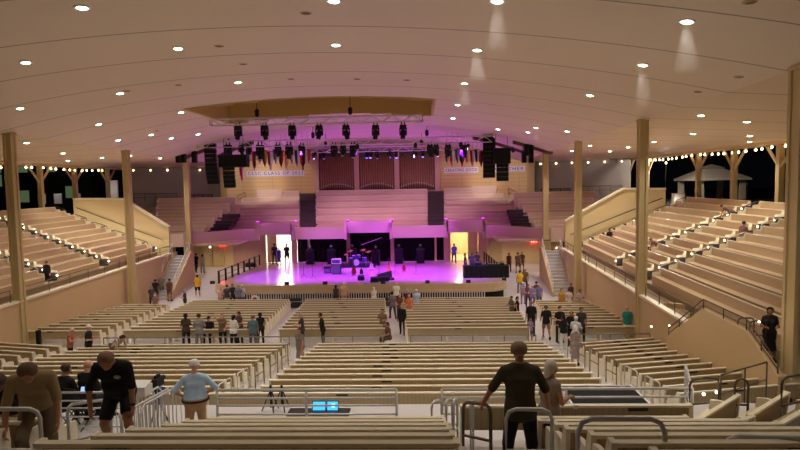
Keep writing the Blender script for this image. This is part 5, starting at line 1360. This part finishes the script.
ST = ('stand', 1.0, False, 'short', .6, 'long'); SH = ('stand', 1.1, False, 'short', .6, 'shorts'); EL = ('elbows', 1.05, False, 'short', .6, 'long'); WK = ('walk', 1.0, False, 'short', .6, 'long'); WS = ('walk2', 1.05, False, 'short', .6, 'shorts')
FS = ('stand', .98, True, 'bob', .5, 'long'); FL = ('elbows', .95, True, 'long', .4, 'long'); FD = ('stand', .98, True, 'long', .3, 'dress'); FK = ('walk', .95, True, 'bob', .3, 'skirt'); BA = ('stand', 1.15, False, 'bald', .6, 'long'); CP = ('stand', 1.05, False, 'cap', .6, 'shorts'); CE = ('elbows', 1.1, False, 'cap', .6, 'long'); SI = ('sit', 1.0, False, 'short', .6, 'long'); PH = ('phone', 1.0, False, 'short', .6, 'shorts')
ff = lambda Y: fl_front(Y)
crowd = [
 # px, Y, z, face, label, spec, cols, H
 (197.5, 45.0, fl_side(45.0), 20, 'man in a yellow shirt and black shorts by the left stage corner', SH, ('skin2', (232, 176, 30), BLK, BRN, WHT), 1.76),
 (155.5, 44.2, fl_side(44.2), 10, 'person in dark shorts and top at the foot of the left stairs', WS, ('skin2', DRK, (60, 54, 50), BRN, DRK), 1.74),
 (161.5, 45.2, fl_side(45.2), 190, 'person in pale grey between two dark figures by the left stairs', ST, ('skin1', (150, 142, 136), (120, 110, 100), GRH, DRK), 1.7),
 (169.5, 44.2, fl_side(44.2), 0, 'person in brown shirt and shorts by the left stairs', SH, ('skin2', (92, 66, 46), (104, 84, 62), BRN, DRK), 1.74),
 (144, 42.6, ff(42.6), 60, 'person in dark grey leaning by the left column foot', EL, ('skin1', (84, 74, 72), DRK, GRH, DRK), 1.68),
 (155.5, 38.6, ff(38.6), 180, 'person in grey brown shirt in the left front pews', ST, ('skin1', (140, 112, 100), DRK, GRH, DRK), 1.5),
 (185, 40.3, ff(40.3), 100, 'grey capped person in black and white by the left front pews', CE, ('skin1', (70, 60, 62), (60, 54, 54), (190, 186, 182), DRK), 1.6),
 (186, 48.9, fl_side(48.9), 20, 'woman in black top and white skirt under the left loft', FK, ('skin1', BLK, WHT, BRN, BLK), 1.66),
 (196, 52.6, -7.83, 0, 'dark clothed person with a bag walking under the left loft', WK, ('skin2', BLK, DRK, BRN, BLK), 1.74),
 (202.5, 52.2, -7.83, 0, 'person in white and grey walking under the left loft', FS, ('skin1', LGR, (170, 160, 150), BRN, DRK), 1.68),
 (274.5, 55.0, ZS, 0, 'tall dark figure at the left of the bright stage door', ST, ('skin2', (34, 24, 60), DRK, BLK, BLK), 1.95),
 (279, 54.2, ZS, 180, 'figure in blue dress before the bright stage door', FD, ('skin1', (60, 50, 150), (70, 60, 150), BRN, BLK), 1.66),
 (286.8, 55.0, ZS, 180, 'man in dark shorts walking through the bright stage door', WS, ('skin2', (26, 22, 32), (30, 26, 34), BLK, WHT), 1.95),
 (220.5, 41.6, ff(41.6), 200, 'woman in a pale pink top beside the left stage front', FL, ('skin1', (216, 178, 170), (190, 150, 140), GRH, DRK), 1.62),
 (227, 41.8, ff(41.8), 0, 'man in dark grey tee facing the stage front', ST, ('skin1', (70, 72, 84), (210, 200, 190), BRN, DRK), 1.74),
 (232.5, 42.5, ff(42.5), 190, 'person in navy behind the dark grey tee at the stage front', ST, ('skin2', NAV, NAV, BLK, DRK), 1.74),
 (238.5, 41.7, ff(41.7), 20, 'man in blue grey shirt at the stage front', EL, ('skin1', (124, 124, 150), (120, 100, 90), GRH, DRK), 1.74),
 (242.5, 42.3, ff(42.3), 160, 'white haired person in pale blue at the stage front', ('elbows', 1.1, False, 'short', .6, 'long'), ('skin1', (190, 194, 220), (120, 110, 110), WHT, DRK), 1.7),
 (336, 41.6, ff(41.6), 0, 'person in dark patterned dress watching the stage front', FD, ('skin2', (70, 54, 62), (60, 46, 54), BLK, DRK), 1.66),
 (343.8, 41.7, ff(41.7), 0, 'man in beige shirt and shorts watching the stage front', SH, ('skin1', (216, 178, 152), (196, 160, 136), WHT, WHT), 1.84),
 (374, 41.0, ff(41.0), 20, 'white haired person in white top alone at the stage front', FS, ('skin1', (240, 232, 222), (190, 170, 160), WHT, DRK), 1.55),
 (396.2, 41.8, ff(41.8), 0, 'broad man in white shirt at the stage centre', BA, ('skin1', (242, 236, 230), (50, 44, 50), WHT, DRK), 1.8),
 (392.5, 36.5, ff(36.5), 20, 'person in grey walking down the centre aisle toward the stage', WK, ('skin2', (122, 110, 122), (80, 66, 76), BLK, DRK), 1.72),
 (399.8, 35.6, ff(35.6), 180, 'blonde woman in brown in the centre aisle', FL, ('skin1', (120, 70, 70), (70, 50, 50), (196, 170, 120), DRK), 1.68),
 (402.2, 31.0, ff(31.0), 180, 'woman all in black walking up the centre aisle', ('walk', .95, True, 'bob', 1.8, 'long'), ('skin1', (18, 16, 18), (16, 14, 16), (150, 110, 80), BLK), 1.68),
 (409.3, 35.4, ff(35.4), 180, 'woman in orange blouse and white trousers in the centre aisle', ('elbows', 1.0, True, 'bob', 1.2, 'long'), ('skin1', (226, 136, 92), (236, 226, 216), GRH, DRK), 1.66),
 (407.5, 38.2, ff(38.2), 0, 'grey haired person in maroon behind the orange blouse', FS, ('skin1', (110, 50, 60), (80, 50, 56), GRH, DRK), 1.66),
 (416.6, 38.0, ff(38.0), 10, 'person in pale blue shirt beside the centre aisle', CE, ('skin1', (186, 206, 232), (210, 204, 196), WHT, DRK), 1.68),
 (382.8, 29.6, ff(29.6), 160, 'man in taupe shirt standing at the left of the centre aisle', EL, ('skin2', (126, 104, 84), (110, 92, 76), BLK, DRK), 1.62),
 (388.8, 28.0, Z_CROSS, 120, 'person in brown seated low beside the taupe shirt man', ('sit', 1.1, True, 'bob', .6, 'long'), ('skin2', (96, 70, 56), (80, 64, 54), BRN, DRK), 1.6),
 (465.5, 47.2, ZS, 90, 'slim man in dark blue standing by the clothed desk', ST, ('skin2', (40, 34, 84), (50, 44, 100), BLK, BLK), 1.74),
 (472, 47.6, ZS, 180, 'person in violet shirt sitting behind the clothed desk', ('phone', 1.1, False, 'short', .6, 'long'), ('skin1', (96, 84, 150), (50, 44, 90), BLK, BLK), 1.72),
 (477, 48.2, ZS, 200, 'dark haired person behind the clothed desk end', ('phone', 1.1, False, 'short', .6, 'long'), ('skin1', (70, 60, 110), (50, 44, 90), BLK, BLK), 1.74),
 (454, 54.6, ZS, 190, 'person in blue carrying cases at the dim stage door', WK, ('skin2', (70, 80, 150), (60, 50, 90), BRN, BLK), 1.8),
 (509, 50.5, -7.83, 160, 'person in dark red under the right loft by the black rail', FS, ('skin2', (80, 40, 40), DRK, BLK, DRK), 1.66),
 (518, 50.0, -7.83, 0, 'man in grey brown shirt under the right loft, nearer of a pair', SH, ('skin1', (120, 90, 78), (120, 98, 80), BRN, DRK), 1.74),
 (521.8, 50.6, -7.83, 180, 'person in dark shirt beside the grey brown shirt under the right loft', SH, ('skin2', (84, 66, 62), (130, 104, 86), GRH, DRK), 1.74),
 (543.5, 52.2, -7.83, 0, 'person in cream shirt walking to the right pillar', WK, ('skin2', (196, 164, 138), (200, 166, 140), BRN, DRK), 1.72),
 (553, 51.5, -7.83, 90, 'dark figure at the foot of the right stairs', ST, ('skin3', BLK, BLK, BLK, BLK), 1.8),
 (520, 45.2, fl_side(45.2), 0, 'man in yellow shirt by the right stage corner', ST, ('skin2', (236, 186, 24), (120, 110, 106), BRN, DRK), 1.74),
 (525, 45.6, fl_side(45.6), 180, 'person in olive beside the yellow shirt by the right stage corner', ST, ('skin2', (120, 100, 60), DRK, GRH, DRK), 1.76),
 (523, 42.8, ff(42.8), 180, 'white haired woman in mauve at the right stage corner', FS, ('skin1', (168, 140, 176), (150, 120, 150), WHT, DRK), 1.62),
 (536.5, 42.0, ff(42.0), 0, 'dark haired man in grey at the right stage corner', ST, ('skin2', (76, 62, 66), DRK, BLK, DRK), 1.72),
 (532.5, 40.6, ff(40.6), 150, 'person in violet shirt in the right front group', EL, ('skin1', (150, 136, 186), (120, 110, 140), WHT, DRK), 1.64),
 (528.0, 41.2, ff(41.2), 180, 'dark haired person in plum in the right front group', FL, ('skin2', (110, 70, 90), DRK, BLK, DRK), 1.62),
 (539, 40.8, ff(40.8), 180, 'grey haired man in blue violet in the right front group', BA, ('skin1', (124, 118, 168), (96, 90, 110), LGR, DRK), 1.68),
 (512.0, 34.4, ff(34.4), 120, 'man in grey green leaning over the right aisle pews', EL, ('skin2', (110, 106, 92), (60, 70, 52), BLK, DRK), 1.62),
 (516.8, 34.2, ff(34.2), 250, 'long haired woman in black dress by the right aisle pews', FD, ('skin1', BLK, BLK, BRN, BLK), 1.62),
 (531.3, 30.3, ff(30.3), 0, 'big man in black tee at the right aisle, back turned', ('stand', 1.25, False, 'short', .8, 'long'), ('skin2', BLK, (70, 60, 56), (150, 120, 96), DRK), 1.84),
 (530, 28.6, Z_CROSS, 200, 'short figure in lavender check before the big black tee', ('elbows', 1.0, True, 'bob', .6, 'shorts'), ('skin2', (150, 132, 170), (110, 90, 110), BRN, WHT), 1.22),
 (546.3, 29.6, ff(29.6), 0, 'man in black tee and khaki shorts on the right aisle', ('walk', 1.1, False, 'short', .7, 'shorts'), ('skin2', BLK, (140, 112, 84), (120, 90, 66), DRK), 1.72),
 (559.5, 28.6, Z_CROSS, 200, 'person all in black at the left of the dark group', EL, ('skin1', (16, 14, 16), (14, 14, 16), BRN, BLK), 1.78),
 (563.8, 27.4, Z_CROSS, 30, 'dark haired woman in black top and white trousers in the group', ('elbows', 1.05, True, 'bob', 1.5, 'long'), ('skin2', BLK, WHT, BLK, WHT), 1.62),
 (571.5, 27.9, Z_CROSS, 160, 'person in black behind the white shirted man of the group', EL, ('skin2', (18, 16, 18), BLK, BLK, BLK), 1.68),
 (575.6, 26.9, Z_CROSS, 320, 'white haired man in pale blue shirt in the dark group', EL, ('skin1', (200, 208, 224), (30, 28, 32), WHT, BLK), 1.66),
 (581, 28.4, Z_CROSS, 180, 'man in dark slate shirt at the right of the dark group', ST, ('skin2', (56, 54, 54), (30, 30, 34), BLK, BLK), 1.76),
 (561.5, 38.5, ff(38.5), 180, 'person in a yellow top by the right front pews', FS, ('skin1', (206, 158, 60), (150, 120, 60), BRN, DRK), 1.6),
 (569.5, 38.0, ff(38.0), 30, 'person in white shirt by the right front pews', WK, ('skin1', (220, 210, 204), (120, 100, 90), BRN, DRK), 1.64),
 (580, 37.6, ff(37.6), 200, 'person in pale lilac shirt by the right front pews', EL, ('skin2', (206, 186, 196), (196, 170, 160), BRN, DRK), 1.62),
 (578, 41.6, ff(41.6), 180, 'dark patterned figure at the right wall below the column', FD, ('skin2', (70, 60, 60), DRK, BLK, DRK), 1.6),
 (627.3, 29.2, ff(29.2), 0, 'person in teal shirt and white shorts at the right front wall', ('stand', 1.15, False, 'bald', .7, 'shorts'), ('skin1', (44, 150, 146), (226, 220, 208), GRH, WHT), 1.66),
 (609.3, 45.0, tz(0) + .02, 200, 'dark clothed person at the low end of the far right terrace', EL, ('skin2', (44, 34, 34), DRK, BLK, BLK), 1.72),
 (660, 36.6, tz(1), 30, 'capped person in brown on the middle stair of the right terrace', ('bend', 1.1, False, 'cap', .6, 'long'), ('skin2', (120, 84, 76), (110, 80, 70), DRK, DRK), 1.75),
 (732, 36.6, tz(7), 40, 'person in dusky pink high on the right terrace stair', ('bend', 1.05, False, 'short', .6, 'long'), ('skin2', (110, 84, 74), DRK, BRN, DRK), 1.65),
 (743, 31.3, tz(4), 290, 'person in mauve shirt and black trousers on the near terrace stair', EL, ('skin2', (130, 96, 96), BLK, BRN, BLK), 1.72),
 (769.5, 18.3, -5.75, 160, 'woman with long dark hair and dark dress at the terrace corner', ('elbows', 1.0, True, 'long', .6, 'dress'), ('skin2', (52, 42, 40), (40, 32, 32), BLK, BLK), 1.68),
 (47, 33.6, -5.75, 180, 'man all in black on the left terrace front walk', ('stand', 1.25, False, 'short', 1.8, 'long'), ('skin2', BLK, BLK, BLK, BLK), 1.5),
 (70, 24.9, fl_mid(24.9), 290, 'woman in coral top with arm raised in the left middle pews', ('phone', 1.0, True, 'bob', .2, 'long'), ('skin1', (176, 100, 80), BLK, (200, 190, 176), WHT), 1.66),
 (88.5, 25.0, fl_mid(25.0), 280, 'white capped man in black in the left middle pews', ('elbows', 1.15, False, 'cap', .7, 'long'), ('skin1', (22, 20, 22), BLK, WHT, BLK), 1.76),
 (186, 28.0, Z_CROSS, 20, 'long haired woman in brown by the cross aisle rail', FL, ('skin3', (74, 52, 44), BLK, BLK, BLK), 1.72),
 (199, 27.6, Z_CROSS, 0, 'broad man in grey shirt by the cross aisle rail', ('elbows', 1.25, False, 'short', .8, 'long'), ('skin2', (136, 134, 132), (120, 116, 112), BRN, DRK), 1.78),
 (209.5, 28.9, Z_CROSS, 180, 'dark capped person in black seated by the cross aisle', ('sit', 1.1, False, 'cap', .7, 'long'), ('skin2', BLK, BLK, BLK, BLK), 1.8),
 (222.5, 28.1, Z_CROSS, 190, 'woman in brown raising an arm by the cross aisle', ('wave', 1.0, True, 'bob', .5, 'long'), ('skin1', (120, 92, 70), BLK, (150, 110, 80), BLK), 1.66),
 (233.5, 27.7, Z_CROSS, 340, 'dark haired woman in white blouse by the cross aisle', ('elbows', 1.0, True, 'bob', 1.2, 'long'), ('skin2', (228, 218, 214), BLK, BLK, BLK), 1.7),
 (239.5, 28.8, Z_CROSS, 160, 'dark haired person behind the white blouse', FL, ('skin2', (80, 62, 60), DRK, BLK, BLK), 1.62),
 (253, 27.6, Z_CROSS, 0, 'broad man in teal grey shirt by the cross aisle rail', ('stand', 1.25, False, 'short', .9, 'long'), ('skin2', (84, 108, 116), (80, 90, 96), (130, 96, 78), DRK), 1.7),
 (260.5, 28.6, Z_CROSS, 20, 'black haired woman next to the teal grey shirt', FS, ('skin2', BLK, BLK, BLK, BLK), 1.6),
 (302, 27.9, Z_CROSS, 90, 'grey haired woman in dark top facing the black tee man', ('elbows', 1.0, True, 'bob', .5, 'long'), ('skin1', (64, 50, 50), DRK, (170, 150, 136), DRK), 1.72),
 (300, 24.6, fl_mid(24.6), 170, 'woman in grey dress coming up the left stair aisle', ('walk', 1.05, True, 'bob', .5, 'dress'), ('skin2', (120, 104, 100), (120, 104, 100), BRN, DRK), 1.62),
 (323, 27.9, Z_CROSS, 100, 'bald man in black tee reaching out at the cross aisle', ('reach', 1.1, False, 'short', .7, 'long'), ('skin2', BLK, BLK, BLK, BLK), 1.72),
 (575.5, 24.0, fl_mid(24.0), 10, 'white haired woman in lilac grey coming down the right stair aisle', ('elbows', 1.15, True, 'bob', .5, 'dress'), ('skin1', (160, 140, 138), (150, 130, 128), (220, 210, 204), DRK), 1.66),
]
for (px, Y, z, face, label, spec, cols, H) in crowd:
    person(px, Y, z, face, label, spec, cols, H)
# striped woman bending
STR = material('striped cloth', (222, 214, 208), .85, lines=[(0, .09, .045, 1.3, 0.0)])
person(114, 24.6, fl_mid(24.6), 240, 'person in black and white striped top bending over a pew', ('bend', 1.15, True, 'bob', .9, 'long'), ('skin1', STR, (150, 90, 70), BRN, DRK), 1.85)
# ---- the people close to the camera
def near_person(px, Y, z, face, label, spec, cols, H, **kw):
    return person(px, Y, z, face, label, spec, cols, H, vox=.015, hv=.0055, **kw)
t, inf = near_person(520.5, 7.25, fl_near(7.25) + .02, 0, 'man in dark olive shirt and black trousers holding the handrails', ('rails', 1.15, False, 'short', .95, 'long'), ('skin2', (62, 56, 38), (12, 12, 14), (140, 112, 90), BLK), 1.78)
t, inf = near_person(549, 8.6, fl_near(8.6), 300, 'white haired woman in lilac dress beside the olive shirted man', ('elbows', 1.0, True, 'bob', .25, 'dress'), ('skin2', (150, 132, 126), (150, 132, 126), (206, 192, 182), DRK), 1.64)
zseat = fl_near(NEAR[6]) + .435
t, inf = near_person(120, NEAR[6] + .02, zseat, 190, 'man in black tee and dark shorts climbing over the near pews', ('climb', 1.3, False, 'fringe', .95, 'shorts'), ('skin2', (13, 13, 15), (24, 24, 28), (150, 116, 98), BLK), 1.70)
C = inf['C']; lp = C + inf['fw'] * .132 + V3(-.085, 0, 0) + inf['u'] * .06
b = MB().lathe([(.001, .0), (.042, .0), (.045, .004), (.04, .009)], 18).build('shirt_badge', M['grey'], t, tuple(lp), (R(90) - R(40) + R(180), 0, 0)); b['label'] = 'round pale emblem on the chest'
MB().tube([(-.012, -.02, .011), (0, .018, .011), (.014, -.018, .011)], .004, 5).build('emblem_mark', M['white'], b)
w = inf['arms'][0][2]; f2 = inf['arms'][0][3]
mb = MB(); mb.tube([tuple(w - f2 * .05), tuple(w - f2 * .02)], .036, 12); mb.build('wristwatch', M['gear'], t)
t, inf = near_person(38, 7.7, fl_near(7.7) + .03, 205, 'man in khaki shirt and trousers stooping over the handrail', ('stoop', 1.12, False, 'fringe', .95, 'long'), ('skin2', (150, 126, 88), (104, 88, 62), (110, 84, 62), DRK), 1.98)
near_person(12, 8.5, fl_near(8.5), 200, 'person in black hidden behind the stooping khaki man', ('stoop', 1.1, True, 'bob', 1.5, 'long'), ('skin3', (16, 15, 17), (190, 176, 160), (70, 54, 40), BLK), 1.85)
t, inf = near_person(195.5, 10.7, Z_WALK, 15, 'white capped man in pale blue shirt and khaki trousers, hand on hip', ('hipback', 1.5, False, 'cap', .95, 'long', True), ('skin1', (186, 212, 238), (186, 148, 104), (236, 234, 230), DRK), 1.72)
pl = inf['pel']; MB().lathe([(.20, .07), (.206, .075), (.206, .105), (.20, .11)], 24).build('belt', M['gear'], t, (0, .02, pl[2] - .03)).scale = (1.27, 1.05, 1)
near_person(63, 11.8, Z_WALK, 340, 'brown haired person in black sitting behind the guard rail', ('sit', 1.0, False, 'short', .7, 'long'), ('skin2', (20, 19, 22), BLK, (70, 52, 44), BLK), 1.72)
near_person(85, 11.9, Z_WALK, 340, 'bald pink headed person in black behind the guard rail', ('sit', 1.15, False, 'bald', .95, 'long'), ('skin1', (22, 21, 24), BLK, GRH, BLK), 1.78)
for k, px in enumerate((63, 85)):
    Y = (11.8, 11.9)[k]; x = x_at(px, Y, Z_WALK + .6)
    t = thing('folding_chair', ('black folding chair under the brown haired sitter', 'black folding chair under the bald sitter')[k], 'chair', (x, Y - .02, Z_WALK), R(-20))
    MB().box(-.21, .21, -.24, .2, .40, .43).build('seat', M['gear'], t); MB().prism([(-.21, -.27, .55), (.21, -.27, .55), (.21, -.33, .9), (-.21, -.33, .9)], (0, .02, 0)).build('backrest', M['gear'], t)
    for s in (-1, 1): MB().tube([(s * .21, .22, 0), (s * .21, -.32, .9)], .013, 6).tube([(s * .21, -.3, 0), (s * .21, .16, .42)], .013, 6).build('leg', M['gear'], t)
q = at_y(72.5, 397.5, 11.0); t = thing('phone', 'phone with a pale blue screen held beside the guard rail', 'phone', (q.x, 11.45, q.z), R(10))
MB().prism([(-.11, 0, -.05), (.11, 0, -.05), (.11, .06, .05), (-.11, .06, .05)], (0, .012, 0)).build('case', M['gear'], t); MB().prism([(-.10, -.002, -.043), (.10, -.002, -.043), (.10, .05, .043), (-.10, .05, .043)], (0, -.004, 0)).build('screen', M['phone'], t)

# ================================================================== HAZE cones shaped as light shafts under a few downlights
hz = bpy.data.materials.new('thin haze'); hz.use_nodes = True
nt = hz.node_tree; nt.nodes.remove(nt.nodes['Principled BSDF'])
vs_ = nt.nodes.new('ShaderNodeVolumeScatter'); vs_.inputs['Density'].default_value = HAZE; vs_.inputs['Anisotropy'].default_value = 0.0
nt.links.new(vs_.outputs['Volume'], nt.nodes['Material Output'].inputs['Volume'])
for k, (px, py, L) in enumerate(((497, .6, 1.05), (477, 49.5, .9), (464.5, 83, .9), (687, 21, 1.1), (643, 64.5, 1.2), (536, 127.5, .8))):
    p = ceil_hit(px, py)
    o = MB().lathe([(.09, -.06), (.30 if k < 5 else .2, -.06 - L)], 20).build('light_haze', hz, None, (p.x, p.y, p.z))
    tag(o, 'pale haze shaft under the ' + ('downlight at the top of the picture by the vault crown', 'second downlight of the line right of the crown', 'third downlight of the line right of the crown', 'nearest downlight of the right vault half', 'second downlight of the right vault half', 'downlight by the right hung speakers')[k], 'haze', 'haze shafts'); o['kind'] = 'stuff'
bpy.context.view_layer.update()
